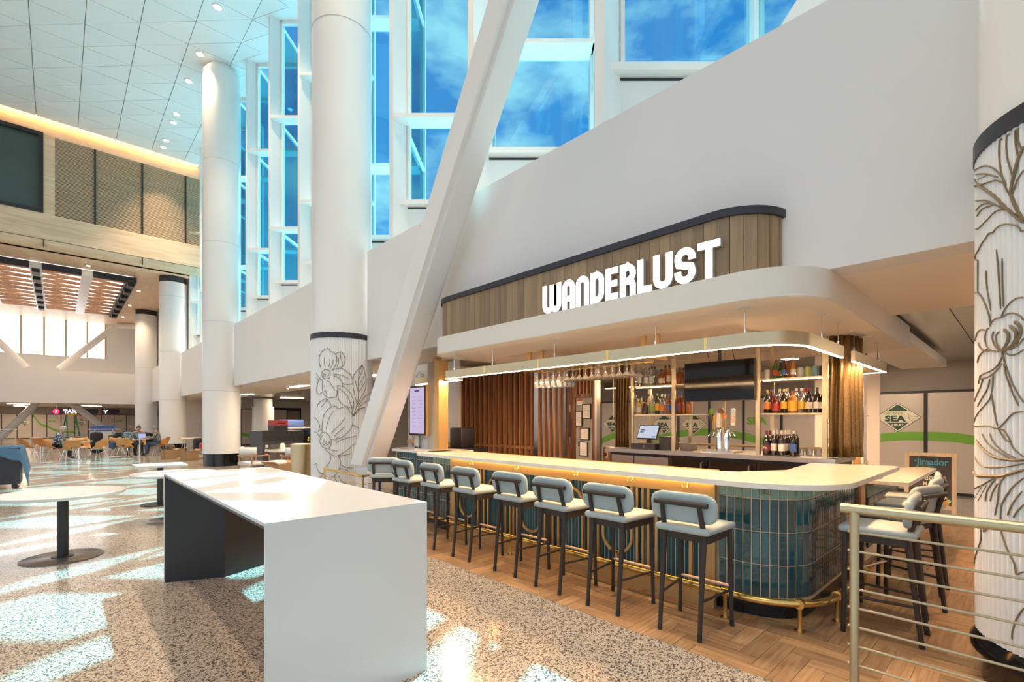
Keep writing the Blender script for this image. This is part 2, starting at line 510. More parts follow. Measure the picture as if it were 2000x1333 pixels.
plain_column(CY[4], 8.3, 'farthest white column with black collar under the oak soffit', True)
t = empty('column', (4.15, 47.5, 4.85), 0, 'short white column with black collars on the far ledge', 'column', 'white round columns along the hall', 'structure')
ring(0.6, 0.2, 3.5, (0, 0)).build('shaft', M['colwhite'], t, True)
for z in (0, 3.5): ring(0.58, z, z+0.22, (0, 0)).build('collar', M['navy'], t, True)

def fluted_column(y, label):
    t = empty('floral_column', (CX, y, 0), 0, label, 'column', 'floral printed columns', 'structure')
    ring(CR-0.005, 3.20, 13.76, (0, 0), 64).build('shaft', M['colwhite'], t, True)
    MB().lathe([(CR+0.0, 9.2), (CR+0.0, 9.21)], 64).build('seam', M['joint'], t, True)
    nf, sub = 108, 4
    b = MB(); n = nf*sub
    vs = []
    for z in (0.30, 3.13):
        for i in range(n):
            a = 2*PI*i/n
            r = CR + 0.012*abs(math.sin(a*nf/2))
            vs.append((r*math.cos(a), r*math.sin(a), z))
    b.add(vs, [(i, (i+1) % n, n+(i+1) % n, n+i) for i in range(n)])
    b.build('fluted_skin', M['flute'], t, True, sharp=80)
    b = MB(); b.lathe([(CR+0.02, 3.12), (CR+0.02, 3.22)], 64); b.build('collar', M['navy'], t, True)
    b = MB(); b.lathe([(CR-0.02, 0), (CR-0.02, 0.2), (CR+0.035, 0.2), (CR+0.035, 0.24), (CR+0.0, 0.30)], 64); b.build('base', M['blackgloss'], t, True)
    return t
FCL = fluted_column(CY[1], 'fluted column with large flower drawing beside the slanting white brace')
FCR = fluted_column(CY[0], 'fluted column with bronze flower drawing behind the brass handrail')

# bulkhead wall over the low zone, in lengths between the columns
BX, BZ0, BZ1 = 4.4, 2.735, 4.85
for i, (a, b_) in enumerate(((-7.5, CY[0]-0.55), (CY[0]+0.57, CY[1]-0.57), (CY[1]+0.57, CY[2]-0.57), (CY[2]+0.57, CY[3]-0.57), (CY[3]+0.57, 60))):
    nm = ('near', 'bar', 'middle', 'far', 'end')[i]
    lb = ('bulkhead wall behind the nearest floral column', 'white bulkhead wall above the lit bar sign', 'white bulkhead wall between floral column and plain column', 'white bulkhead wall between the two farther columns', 'white bulkhead wall at the far end')[i]
    struct('wall_'+nm, MB().box(BX, BX+0.3, a, b_, BZ0, BZ1), M['white'], None, lb, 'wall')
# ceilings of the low zone
struct('ceiling_low', MB().box(BX+0.3, 6.85, -8, 60, BZ0, 2.9), M['soffit'], None, 'cream flat soffit beside the bar canopy', 'ceiling')
struct('roof_deck', MB().box(4.72, 22, -8, 62, 2.98, 3.1).box(-14, 4.5, 43.6, 62, 2.98, 3.1), M['white'], None, 'pale deck above the low ceilings', 'ceiling')
struct('ledge', MB().box(BX+0.3, 6.4, -8, 43, 4.75, 4.83), M['white'], None, 'white ledge at the foot of the tall windows', 'trim')
mc = empty('ceiling_metal', (0, 0, 0), 0, 'brushed metal tile ceiling beyond the bar', 'ceiling', None, 'structure')
MB().box(6.85, 20, -8, 34, 2.86, 2.95).build('backing', M['joint'], mc)
tile_me = MB().box(-0.595, 0.595, -0.295, 0.295, 0, 0.03).mesh('ceiling_tile', M['metalceil'])
for i in range(6):
    for j in range(12): obj('ceiling_tile', tile_me, mc, (7.5+1.2*i, -1.5+0.6*j, 2.82), (random.uniform(-.006, .006), random.uniform(-.006, .006), 0))
MB().box(6.85, 20, 6.0, 34, 2.82, 2.86).box(14.1, 20, -8, 6, 2.82, 2.86).build('plain_sheet', M['metalceil'], mc)
# ceiling luminaires of the low zone; far-end troffers are added for brightness
def troffer(x, y, z, lx, ly, power, label, col=(1.0, 0.80, 0.58)):
    t = empty('ceiling_light', (x, y, z), 0, label, 'ceiling light', 'lights in the low ceilings')
    MB().box(-lx/2-.03, lx/2+.03, -ly/2-.03, ly/2+.03, -0.012, 0.0).build('frame', M['white'], t)
    MB().box(-lx/2, lx/2, -ly/2, ly/2, -0.018, -0.012).build('diffuser', emis('diffuser_%d' % int(power), col, power), t)
troffer(10.2, -1.0, 2.815, 1.1, 0.25, 55, 'ceiling light over the chalkboard easel')
troffer(12.4, 1.7, 2.815, 0.9, 0.22, 45, 'ceiling light close before the upgrade diamond panel')
troffer(10.4, 3.3, 2.815, 1.1, 0.25, 55, 'ceiling light behind the back bar')
troffer(10.4, 8.5, 2.81, 1.1, 0.25, 55, 'ceiling light behind the service core')
troffer(10.4, 14.5, 2.81, 1.1, 0.25, 55, 'ceiling light in line behind the slatted wall')
troffer(5.9, 12.0, 2.735, 0.25, 1.2, 110, 'ceiling light over the armchairs')
troffer(6.0, 17.0, 2.735, 0.25, 1.2, 110, 'ceiling light over the dark counter')
troffer(6.2, 24.0, 2.735, 0.25, 1.2, 110, 'ceiling light beyond the tall plain column')
troffer(9.5, 28.0, 2.81, 1.2, 0.25, 55, 'ceiling light before the dark double door')
troffer(-2.0, 49.0, 2.75, 1.2, 0.4, 60, 'added ceiling light past the far bulkhead, farther from the columns')
troffer(2.0, 52.0, 2.75, 1.2, 0.4, 60, 'added ceiling light past the far bulkhead, nearer the columns')
troffer(-2.0, 56.0, 2.75, 1.2, 0.4, 60, 'added ceiling light right before the long far hoarding')

# sawtooth glazing
U2, N2 = Vector((0.729, -0.6845)), Vector((-0.6845, -0.729))
def along(p, s, n): return (p[0]+U2.x*s+N2.x*n, p[1]+U2.y*s+N2.y*n)
def slab2(b, p, s0, s1, n0, n1, z0, z1):
    q = [along(p, s0, n0), along(p, s1, n0), along(p, s1, n1), along(p, s0, n1)]
    b.hexa([(x, y, z0) for x, y in q] + [(x, y, z1) for x, y in q])
SILL, SH1, SH2, CEIL = 5.73, 7.27, 10.6, 13.75
LT = 1.60
for k in range(-4, 11):
    y0 = 3.37 + 2.44*k
    w = empty('window_%d' % (k+5), (0, 0, 0), 0, 'tall sawtooth window bay number %s along the hall, counted from the near end' % ('one two three four five six seven eight nine ten eleven twelve thirteen fourteen fifteen'.split()[k+4]), 'window', 'sawtooth windows', 'structure')
    MB().box(4.65, 4.99, y0, y0+0.15, 4.6, CEIL+0.05).build('fin', M['colwhite'], w)
    p = (4.98, y0+0.02)
    b = MB(); slab2(b, p, 0, LT+0.08, -0.1, 0.02, 4.6, SILL); b.build('spandrel', M['white'], w)
    b = MB(); slab2(b, p, -0.2, LT+0.02, -0.06, 0.16, SILL-0.02, SILL+0.07); b.build('sill', M['colwhite'], w)
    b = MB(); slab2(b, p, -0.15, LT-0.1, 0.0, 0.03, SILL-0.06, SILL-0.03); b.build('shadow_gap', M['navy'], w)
    for z in (SH1, SH2):
        b = MB(); slab2(b, p, -0.2, LT+0.02, -0.04, 0.34, z, z+0.075); b.build('shelf', M['colwhite'], w)
    for s0, s1 in ((0, 0.05), (LT-0.01, LT+0.08)):
        b = MB(); slab2(b, p, s0, s1, -0.1, 0.06, SILL, CEIL); b.build('jamb', M['colwhite'], w)
    b = MB(); slab2(b, p, 0, LT+0.08, -0.06, 0.06, CEIL-0.12, CEIL+0.05); b.build('head', M['colwhite'], w)
    for za, zb in ((SILL+0.07, SH1), (SH1+0.075, SH2), (SH2+0.075, CEIL-0.12)):
        b = MB(); slab2(b, p, 0.05, LT, -0.03, -0.022, za, zb); b.build('pane', M['glass'], w)
    # the return of the tooth
    MB().prism([(4.9, y0+.1), tuple(along(p, 0, 0)), tuple(along(p, LT+.06, 0)), (4.97, y0-2.3), (4.9, y0-2.3)], CEIL, CEIL+.08).build('bay_ceiling', M['ceil'], w)
    q0, q1 = Vector(along(p, LT+0.05, 0)), Vector((4.97, y0-2.44+0.13))
    def ret(b, f0, f1, z0, z1, th):
        a, c = q0.lerp(q1, f0), q0.lerp(q1, f1)
        d = (q1-q0).normalized(); nn = Vector((d.y, -d.x))*th/2
        pts = [a-nn, c-nn, c+nn, a+nn]
        b.hexa([(v.x, v.y, z0) for v in pts] + [(v.x, v.y, z1) for v in pts])
    b = MB(); ret(b, 0, 1, 4.6, SILL+0.05, 0.12); b.build('return_spandrel', M['white'], w)
    for z in (SH1, SH2, CEIL-0.08):
        b = MB(); ret(b, 0, 1, z, z+0.075, 0.1); b.build('return_transom', M['colwhite'], w)
    b = MB(); ret(b, 0, 0.06, SILL, CEIL, 0.12); ret(b, 0.94, 1, SILL, CEIL, 0.12); b.build('return_jamb', M['colwhite'], w)
    for za, zb in ((SILL+0.05, SH1), (SH1+0.075, SH2), (SH2+0.075, CEIL-0.08)):
        b = MB(); ret(b, 0.06, 0.94, za, zb, 0.008); b.build('return_pane', M['glass'], w)

# hall ceiling: faceted panels
hc = empty('ceiling', (0, 0, 0), 0, 'high white ceiling of triangular panels', 'ceiling', None, 'structure')
MB().box(-14, 5.0, -8, 27.1, 13.80, 14.0).box(-14, 5.0, 26.9, 27.1, 13.9, 14.4).build('backing', M['joint'], hc)
MB().box(-14, 5.3, 27.0, 29, 14.3, 14.4).build('cove_lid', M['white'], hc)
MB().box(-14, -3.2, -8, 27.1, 13.75, 13.80).box(-3.2, 4.99, -8, 12.0, 13.75, 13.80).build('plain_sheet', M['ceil'], hc)
def facet(pts):
    c = Vector((sum(p[0] for p in pts)/len(pts), sum(p[1] for p in pts)/len(pts)))
    q = []
    for p in pts:
        d = (Vector(p)-c); q.append(c + d*(1-0.016/max(d.length, .1)))
    if any(v.x > 5.25 for v in q) and False: return
    b = MB(); n = len(q)
    tl = [random.uniform(0, 0.012) for _ in q]
    b.add([(v.x-c.x, v.y-c.y, -tl[i]) for i, v in enumerate(q)] + [(v.x-c.x, v.y-c.y, 0.045) for v in q],
          [tuple(range(n-1, -1, -1)), tuple(range(n, 2*n))] + [(i, (i+1) % n, n+(i+1) % n, n+i) for i in range(n)])
    obj('ceiling_panel', b.mesh('ceiling_panel', M['ceil']), hc, (c.x, c.y, CEIL))
S_ = 1.235
for ci in range(-2, 5):
    X0 = -0.63 + S_*ci; X1 = X0 + S_
    for j in range(-4, 5):
        ya = 21.05 - S_*ci + 2*S_*j
        A, B, Cc, D, Mm, Nn = (X0, ya), (X1, ya-S_), (X1, ya+S_), (X0, ya+2*S_), (X1, ya), (X0, ya+S_)
        for pts in ((A, B, Mm), (A, Mm, Nn), (Mm, Cc, Nn), (Nn, Cc, D)):
            ys = [p[1] for p in pts]
            if max(ys) < 12 or min(ys) > 27.1: continue
            pts = [(min(x, 4.97), min(max(y, 11.9), 27.1)) for x, y in pts]
            if max(p[1] for p in pts)-min(p[1] for p in pts) < 0.15: continue
            facet(pts)
# downlights in the hall ceiling; those out of view are added warm fill
DL = ((3.43, 16.32), (3.44, 18.81), (3.42, 20.58), (3.44, 23.11), (3.44, 23.86), (3.43, 25.62), (3.42, 26.33), (3.43, 14.2), (3.43, 12.0), (3.43, 9.8), (3.43, 7.6), (3.43, 5.4), (3.43, 3.2), (3.43, 1.0), (-1.5, 10.0), (-1.5, 5.0), (-1.5, 15.0), (-1.5, 0.5))
for i, (x, y) in enumerate(DL):
    n_ = 'first second third fourth fifth sixth seventh eighth ninth tenth eleventh'.split()
    lb_ = ('recessed ceiling downlight by the tall column, %s of seven from the near end' % n_[i]) if i < 7 else 'unseen downlight added as warm fill above the picture, %s of eleven' % n_[i-7]
    t = empty('downlight', (x, y, CEIL-0.004), 0, lb_, 'downlight', 'downlights in the faceted ceiling')
    MB().lathe([(0.14, -0.022), (0.14, 0.0), (0.10, 0.0), (0.10, -0.020)], 20).build('trim_ring', M['white'], t, True)
    MB().lathe([(0.10, -0.026), (0.10, -0.018)], 20).build('lens', M['lamp'], t)
    ld = bpy.data.lights.new('downlight_lamp', 'SPOT'); ld.energy = 820; ld.color = (1.0, 0.74, 0.48); ld.spot_size = math.radians(75); ld.spot_blend = 0.6; ld.shadow_soft_size = 0.12
    lo = bpy.data.objects.new('downlight_lamp', ld); COL.objects.link(lo); lo.parent = t; lo.location = (0, 0, -0.05)

# oak mezzanine block
mz = empty('wall_mezzanine', (0, 0, 0), 0, 'blonde oak clad mezzanine block with louvres and dark window', 'wall', None, 'structure')
MY = 27.4
LXA, LXB, LZA, LZB = -0.09, 5.3, 9.98, 13.2
WXA, WXB = -3.4, -0.43
b = MB()
b.box(-14, WXA, MY, MY+.3, 8.95, 14.2).box(WXB, LXA, MY, MY+.3, 8.95, 14.2).box(WXA, WXB, MY, MY+.3, 13.27, 14.2).box(WXA, WXB, MY, MY+.3, 8.95, 10.0)
b.box(LXA, LXB, MY, MY+.3, LZB, 14.2).box(LXA, LXB, MY, MY+.3, 8.95, LZA)
b.build('cladding', M['oakface'], mz)
b = MB(); prof = [(MY+.02, 8.93)] + [(MY+.37-.35*math.cos(a), 8.93-.33*math.sin(a)) for a in [PI/2*i/8 for i in range(9)]] + [(MY+.6, 8.6), (MY+.6, 8.93)]
n = len(prof)
b.add([(-14, y, z) for y, z in prof] + [(5.3, y, z) for y, z in prof], [tuple(range(n)), tuple(range(2*n-1, n-1, -1))] + [(i, i+n, (i+1) % n+n, (i+1) % n) for i in range(n)])
b.build('curved_edge', M['oakface'], mz, True)
for x in (-0.43, 2.8): MB().box(x-.012, x+.012, MY-.0, MY+.1, 8.62, 8.95).build('joint_line', M['black'], mz)
MB().box(LXA, LXB, MY+.25, MY+.29, LZA, LZB).build('louvre_backing', M['black'], mz)
sl = MB().box(0, LXB-LXA, 0.0, 0.035, 0, 0.021).mesh('slat', M['oakface'])
ns = 62
for i in range(ns): obj('slat', sl, mz, (LXA, MY+.05, LZA+(LZB-LZA)*(i+.2)/ns))
for x in (1.165, 2.79, 4.43): MB().box(x-.03, x+.03, MY-.01, MY+.2, LZA, LZB).build('louvre_post', M['black'], mz)
b = MB(); b.box(WXA, WXB, MY-.04, MY+.1, 13.12, 13.27).box(WXA, WXB, MY-.04, MY+.1, 10.0, 10.14).box(WXB-.14, WXB, MY-.04, MY+.1, 10.14, 13.12).box(WXA, WXA+.14, MY-.04, MY+.1, 10.14, 13.12)
b.build('window_frame', M['black'], mz)
MB().box(WXA, WXB, MY+.12, MY+.14, 10.1, 13.2).build('dark_pane', mat('dark_green_glass', (0.06, 0.085, 0.08), 0.06, var=.2, vscale=1.5), mz)
MB().box(-14, 5.3, 27.06, 27.10, 13.95, 14.05).build('cove_led', emis('amber_cove_led', (1.0, 0.55, 0.22), 60.0), mz)
struct('ceiling_oak', MB().box(-14, 5.3, MY+.36, 46.2, 8.6, 8.8), M['oaksoffit'], None, 'honey oak soffit under the mezzanine', 'ceiling')
SFT = ((-2.2, 29.0), (1.0, 29.2), (3.2, 33.0), (-3.4, 33.5), (3.2, 37.5), (-3.4, 38.0), (3.2, 42.0), (-1.0, 42.3))
for i, (x, y) in enumerate(SFT):
    t = empty('downlight', (x, y, 8.6), 0, 'small recessed downlight in the oak soffit, %s from the near edge' % 'first second third fourth fifth sixth seventh eighth'.split()[i], 'downlight', 'downlights in the oak soffit')
    MB().lathe([(0.12, -0.012), (0.12, 0.0)], 20).build('trim_ring', M['navy'], t, True)
    MB().lathe([(0.08, -0.018), (0.08, -0.012)], 20).build('lens', M['lamp'], t)
    ld = bpy.data.lights.new('downlight_lamp', 'SPOT'); ld.energy = 360; ld.color = (1.0, 0.74, 0.48); ld.spot_size = math.radians(120); ld.spot_blend = 0.8; ld.shadow_soft_size = 0.12
    lo = bpy.data.objects.new('downlight_lamp', ld); COL.objects.link(lo); lo.parent = t; lo.location = (0, 0, -0.05)
for i, (x, y) in enumerate(((6.3, 0.2), (5.3, -1.6))):
    t = empty('downlight', (x, y, BZ0), 0, ('small recessed downlight in the cream soffit over the side stools', 'small recessed downlight in the cream soffit behind the flower column')[i], 'downlight', 'downlights in the cream soffit')
    MB().lathe([(0.06, -0.006), (0.06, 0.0)], 20).build('trim_ring', M['white'], t, True)
    MB().lathe([(0.045, -0.009), (0.045, -0.006)], 20).build('lens', M['lamp'], t)
    ld = bpy.data.lights.new('downlight_lamp', 'SPOT'); ld.energy = 70; ld.color = (1.0, 0.72, 0.45); ld.spot_size = math.radians(100); ld.spot_blend = 0.8; ld.shadow_soft_size = 0.05
    lo = bpy.data.objects.new('downlight_lamp', ld); COL.objects.link(lo); lo.parent = t; lo.location = (0, 0, -0.03)
struct('wall_upper', MB().box(4.75, 5.3, 28.4, 60, 4.85, 8.7), M['white'], None, 'white side wall under the oak soffit', 'wall')

# far end of the hall
struct('wall_end', MB().box(-14, 4.3, 43.5, 46.0, 2.7, 4.85), M['white'], None, 'broad white bulkhead across the far end of the hall', 'wall')
YW = 46.0
b = MB(); b.box(-14, 5.2, YW, YW+.3, 4.85, 6.05).box(2.54, 5.2, YW, YW+.3, 6.05, 8.6)
struct('wall_clerestory', b, M['white'], None, 'white wall framing the far clerestory window', 'wall')
w = empty('window_20', (0, 0, 0), 0, 'bright clerestory window of tall panes at the far end', 'window', None, 'structure')
xs = [-4.0, -2.9, -1.8, -0.69, 0.40, 1.54, 2.54]
for a, c in zip(xs[:-1], xs[1:]): MB().box(a+.05, c-.05, YW+.1, YW+.12, 6.05, 8.6).build('pane', M['litwin'], w)
for x in xs: MB().box(x-.05, x+.05, YW-.02, YW+.2, 6.05, 8.6).build('mullion', M['paleb'], w)
struct('ceiling_end', MB().box(-14, 4.4, 43.6, 62, 2.75, 2.9), M['soffit'], None, 'low cream ceiling beyond the far bulkhead', 'ceiling')
struct('wall_back', MB().box(-14, 20, 59.4, 59.7, 0, 3), M['duskwall'], None, 'brown wall above the far hoarding', 'wall')
struct('wall_right', MB().box(14.0, 14.3, -8, 34, 0, 3), M['duskwall'], None, 'brown wall behind the hoarding past the bar', 'wall')
struct('wall_service', MB().box(4.75, 14.3, 34, 34.3, 0, 3), M['soffit'], None, 'cream wall at the back of the low seating zone', 'wall')

# round braces in front of the clerestory and below
def brace(p0, p1, r, label):
    o = MB().cyl(p0, p1, r, n=20).build('brace', M['colwhite'], None, True)
    tag(o, label, 'brace', 'white tubular braces at the far end', 'structure')
brace((-2.9, 44.6, 6.75), (-1.49, 44.6, 5.0), 0.2, 'white tubular brace slanting down at the left of the clerestory')
brace((0.05, 44.6, 5.0), (3.05, 44.6, 8.35), 0.2, 'white tubular brace rising across the clerestory towards the short column')
brace((3.05, 44.6, 8.35), (4.1, 44.6, 8.45), 0.2, 'short level stub joining brace and far column')
brace((0.55, 47.4, 2.95), (3.3, 47.4, 0.25), 0.22, 'white tubular brace slanting down under the far bulkhead')
rbox('brace_block', M['colwhite'], 1.0, 0.8, 0.55, 0.04, 2, None, (3.45, 47.4, 0.275))
tag(bpy.context.scene.objects['brace_block'], 'white block at the foot of the slanting brace', 'block', None, 'structure')
brace((-2.9, 47.4, 0.3), (-1.0, 47.4, 2.9), 0.22, 'white tubular brace at the far left under the bulkhead')

# timber lattice hung under the oak soffit
lt = empty('timber_lattice', (0, 0, 8.6), 0, 'hung timber lattice of crossing slats with black fittings', 'ceiling lattice')
LY0, LY1 = 30.0, 41.0
strips = [-2.55, -0.72, 1.0, 2.62]
MB().box(-4.2, 2.7, LY0, LY1, -0.02, -0.005).build('added_glow_backing', emis('added_backing_glow', (1.0, .93, .86), 1.3), lt)  # glow added to the backing in place of light from above
for i, x in enumerate(strips):
    MB().box(x-.2, x+.2, LY0-.1, LY1, -0.30, -0.05).build('spine', M['colwhite'] if i < 3 else M['navy'], lt)
    if i in (1, 3):
        for j in range(7): MB().box(x-.13, x+.13, LY0+.1+1.6*j, LY0+.75+1.6*j, -0.46, -0.30).build('black_fitting', M['black'], lt)
rows = 11
dy = (LY1-LY0)/rows
for xa, xb in ((-4.2, -2.75), (-2.35, -0.92), (-0.52, 0.8), (1.2, 2.42)):
    MB().box(xa, xb, LY0-.12, LY0-.04, -.34, -.05).build('edge_board', M['navy'], lt)
    for r in range(rows):
        y = LY0 + r*dy
        for pa, pb in (((xa, y), (xb, y+dy*.75)), ((xa, y+dy*.75), (xb, y+dy*.8))):
            MB().beam((pa[0], pa[1], -.2), (pb[0], pb[1], -.14), .035, .10).build('slat', M['slatwood'], lt)

# the big slanting brace beside the bar
sb = empty('slanting_brace', (4.0, 8.05, 0), 0, 'big white rounded box brace leaning over the end of the bar', 'brace', None, 'structure')
d_ = Vector((0, -3.85, 5.95)).normalized()
p0 = Vector((0, 0.1, 0.55)); p1 = p0 + d_*11.5
bm = bmesh.new(); bmesh.ops.create_cube(bm, size=1)
for v in bm.verts: v.co = Vector((v.co.x*.44, v.co.y*.50, v.co.z*11.5))
bmesh.ops.bevel(bm, geom=[e for e in bm.edges if abs((e.verts[0].co-e.verts[1].co).z) > 1], offset=.07, segments=8, affect='EDGES')
me = bpy.data.meshes.new('box_beam')
ang = math.atan2(3.85, 5.95)
bmesh.ops.rotate(bm, verts=bm.verts, cent=(0,0,0), matrix=Matrix.Rotation(ang, 3, 'X'))
mid = (p0+p1)/2
bmesh.ops.translate(bm, verts=bm.verts, vec=mid)
bmesh.ops.bisect_plane(bm, geom=bm.verts[:]+bm.edges[:]+bm.faces[:], plane_co=(0,0,.78), plane_no=(0,0,-1), clear_outer=True)
bmesh.ops.holes_fill(bm, edges=[e for e in bm.edges if e.is_boundary], sides=0)
bm.to_mesh(me); bm.free(); me.materials.append(M['colwhite'])
obj('box_beam', me, sb)
MB().box(-.14, .16, -.34, .12, 0, .78).build('plinth', M['flute'], sb)

# ------------------------------------------------------------------ canopy and sign
def resample(path, step):
    """points + tangents at equal steps along a polyline"""
    L = [0]
    for a, b in zip(path[:-1], path[1:]): L.append(L[-1] + math.dist(a, b))
    n = max(1, round(L[-1]/step)); st = L[-1]/n
    out = []; k = 0
    for i in range(n):
        s = (i+.5)*st
        while L[k+1] < s: k += 1
        f = (s-L[k])/(L[k+1]-L[k]); a, b = path[k], path[k+1]
        out.append((a[0]+(b[0]-a[0])*f, a[1]+(b[1]-a[1])*f, math.atan2(b[1]-a[1], b[0]-a[0])))
    return out, st
cn = empty('bar_canopy', (0, 0, 0), 0, 'cream rounded canopy over the bar carrying the lit sign', 'canopy')
KX, KY0, KY1, KZ0, KZ1 = 3.95, 1.05, 6.08, 2.505, 2.735
front = [(4.85, KY0)] + arc(4.5, KY0+.55, .55, -PI/2, -PI, 14) + arc(4.4, KY1-.45, .45, PI, PI/2, 14) + [(4.85, KY1)]
mb = MB(); mb.prism(front, KZ0, KZ1)
mb.box(4.85, 6.3, KY0, 1.95, KZ0, KZ1).box(4.85, 8.2, 5.3, KY1, KZ0, KZ1).box(7.2, 8.2, 1.95, 5.3, KZ0, KZ1)
mb.build('rim', M['cream'], cn, True, sharp=30)
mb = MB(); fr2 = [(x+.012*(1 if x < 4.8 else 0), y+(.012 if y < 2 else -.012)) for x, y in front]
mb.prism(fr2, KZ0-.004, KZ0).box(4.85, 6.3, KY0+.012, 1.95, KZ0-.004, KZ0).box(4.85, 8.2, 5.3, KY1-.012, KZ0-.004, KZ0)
mb.build('bounce_tint_board', M['soffit'], cn)  # underside sheet added; warm bounce light is put into its colour
MB().box(6.32, 8.2, KY0+.01, 1.95, KZ0, KZ1+.06).build('side_casing', M['cream'], cn)
MB().box(8.2, 12.6, KY0+.02, 1.75, 2.60, 2.74).build('duct_casing', M['soffit'], cn)
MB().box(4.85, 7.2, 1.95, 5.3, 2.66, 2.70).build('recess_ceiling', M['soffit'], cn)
fs = empty('sign_fascia', (0, 0, 0), 0, 'curved fascia of brown vertical boards with dark cap behind the sign letters', 'fascia')
wpath = arc(4.45, 1.82, .42, -PI/2, -PI, 12) + arc(4.45, 5.6, .42, PI, PI/2, 12)
pts, st = resample(wpath, 0.105)
brd = MB().box(-st/2+.0012, st/2-.0012, -0.01, 0.01, KZ1, 3.235).mesh('board', M['fascia'])
brd2 = MB().box(-st/2+.0012, st/2-.0012, -0.013, 0.009, KZ1, 3.235).mesh('board', M['fascia'])
for i, (x, y, a) in enumerate(pts): obj('board', brd if i % 3 else brd2, fs, (x, y, 0), (0, 0, a))
MB().sweep(wpath, [(.03, KZ1), (.03, 3.23), (.09, 3.23), (.09, KZ1)]).build('backing', M['black'], fs)
MB().sweep(wpath, [(-.035, 3.235), (-.035, 3.30), (.06, 3.30), (.06, 3.235)]).build('cap', M['navy'], fs, True, sharp=30)

# lettering
def strip(b, pts, t, x0, x1, o):
    """stroke of width t along (s, h) points, extruded from x0 to x1, origin o = (y, z)"""
    m = len(pts); Lf, Rt = [], []
    for i, p in enumerate(pts):
        p = Vector(p)
        d1 = (p-Vector(pts[i-1])).normalized() if i > 0 else None
        d2 = (Vector(pts[i+1])-p).normalized() if i < m-1 else None
        d1 = d1 or d2; d2 = d2 or d1
        d = (d1+d2).normalized(); nn = Vector((-d.y, d.x)); sc = min(1.6, 1/max(.4, nn.dot(Vector((-d1.y, d1.x)))))
        Lf.append(p+nn*t/2*sc); Rt.append(p-nn*t/2*sc)
    vs = [(x, o[0]-q.x, o[1]+q.y) for x in (x0, x1) for q in Lf+Rt]
    k = 2*m; fs_ = []
    for i in range(m-1):
        fs_ += [(i, i+1, m+i+1, m+i), (k+i, k+m+i, k+m+i+1, k+i+1), (i, k+i, k+i+1, i+1), (m+i, m+i+1, k+m+i+1, k+m+i)]
    fs_ += [(0, m, k+m, k), (m-1, k+m-1, k+2*m-1, 2*m-1)]
    b.add(vs, fs_)
LH, TK = 0.312, 0.060
def cu(cx, cy, r, a0, a1, n=9, ry=None):
    ry = ry or r
    return [(cx+r*math.cos(math.radians(a0+(a1-a0)*i/n)), cy+ry*math.sin(math.radians(a0+(a1-a0)*i/n))) for i in range(n+1)]
def glyph(c, w):
    h, t = LH, TK; q = t/2; R = w/2-q; out = []
    if c == 'W':
        m = w/2; r = (m-q)/2
        out = [[(q, h)] + cu(q+r, r+q, r, 180, 360) + [(m, h*.98)], [(m, h*.98)] + cu(m+r, r+q, r, 180, 360) + [(w-q, h)]]
    elif c == 'A': out = [[(q, 0)] + cu(w/2, h-q-R, R, 180, 0) + [(w-q, 0)], [(q, h*.36), (w-q, h*.36)]]
    elif c == 'N': out = [[(q, 0)] + cu(w/2, h-q-R, R, 180, 0) + [(w-q, 0)]]
    elif c == 'D':
        r = w-q-w*.42
        out = [[(q, 0), (q, h)], [(0, h-q), (w*.42, h-q)] + cu(w*.42, h-q-r, r, 90, 0) + cu(w*.42, q+r, r, 0, -90) + [(0, q)]]
    elif c == 'E': out = [[(q, 0), (q, h)], [(0, h-q), (w, h-q)], [(0, h/2), (w*.92, h/2)], [(0, q), (w, q)]]
    elif c == 'R':
        r = (h*.5)/2-q*.3
        out = [[(q, 0), (q, h)], [(0, h-q), (w-q-r, h-q)] + cu(w-q-r, h-q-r, r, 90, -90) + [(q, h-q-2*r)], [(w*.45, h-q-2*r)] + cu(w-q-.05, h-q-2*r-.05, .05, 90, 0, 4) + [(w-q, 0)]]
    elif c == 'L': out = [[(q, h), (q, 0)], [(0, q), (w, q)]]
    elif c == 'U': out = [[(q, h)] + cu(w/2, q+R, R, 180, 360) + [(w-q, h)]]
    elif c == 'S':
        r = R; top = h-q-r; bot = q+r
        out = [[(w-q, top-.015)] + cu(w/2, top, r, 0, 180, 12) + [(q+.012, top-.045), (w/2, h/2), (w-q-.012, bot+.045)] + cu(w/2, bot, r, 0, -180, 12) + [(q, bot+.015)]]
    elif c == 'T': out = [[(w/2, 0), (w/2, h)], [(0, h-q), (w, h-q)]]
    return out
sg = empty('sign_lettering', (0, 0, 0), 0, 'row of lit white letters reading WANDERLUST on the canopy edge', 'sign')
ys = 3.717
M['letterside'] = mat('grey_letter_return', (0.35, 0.33, 0.30), 0.5)
for c, w in zip('WANDERLUST', (.268, .166, .166, .166, .148, .172, .145, .186, .192, .19)):
    b = MB(); bs = MB()
    for p in glyph(c, w):
        strip(b, p, TK, 3.962, 3.968, (ys, KZ1+.004)); strip(bs, p, TK, 3.968, 4.015, (ys, KZ1+.004))
    o = b.build('letter', M['letter'], sg)
    bs.build('letter_return', M['letterside'], o)
    ys -= w + .0215

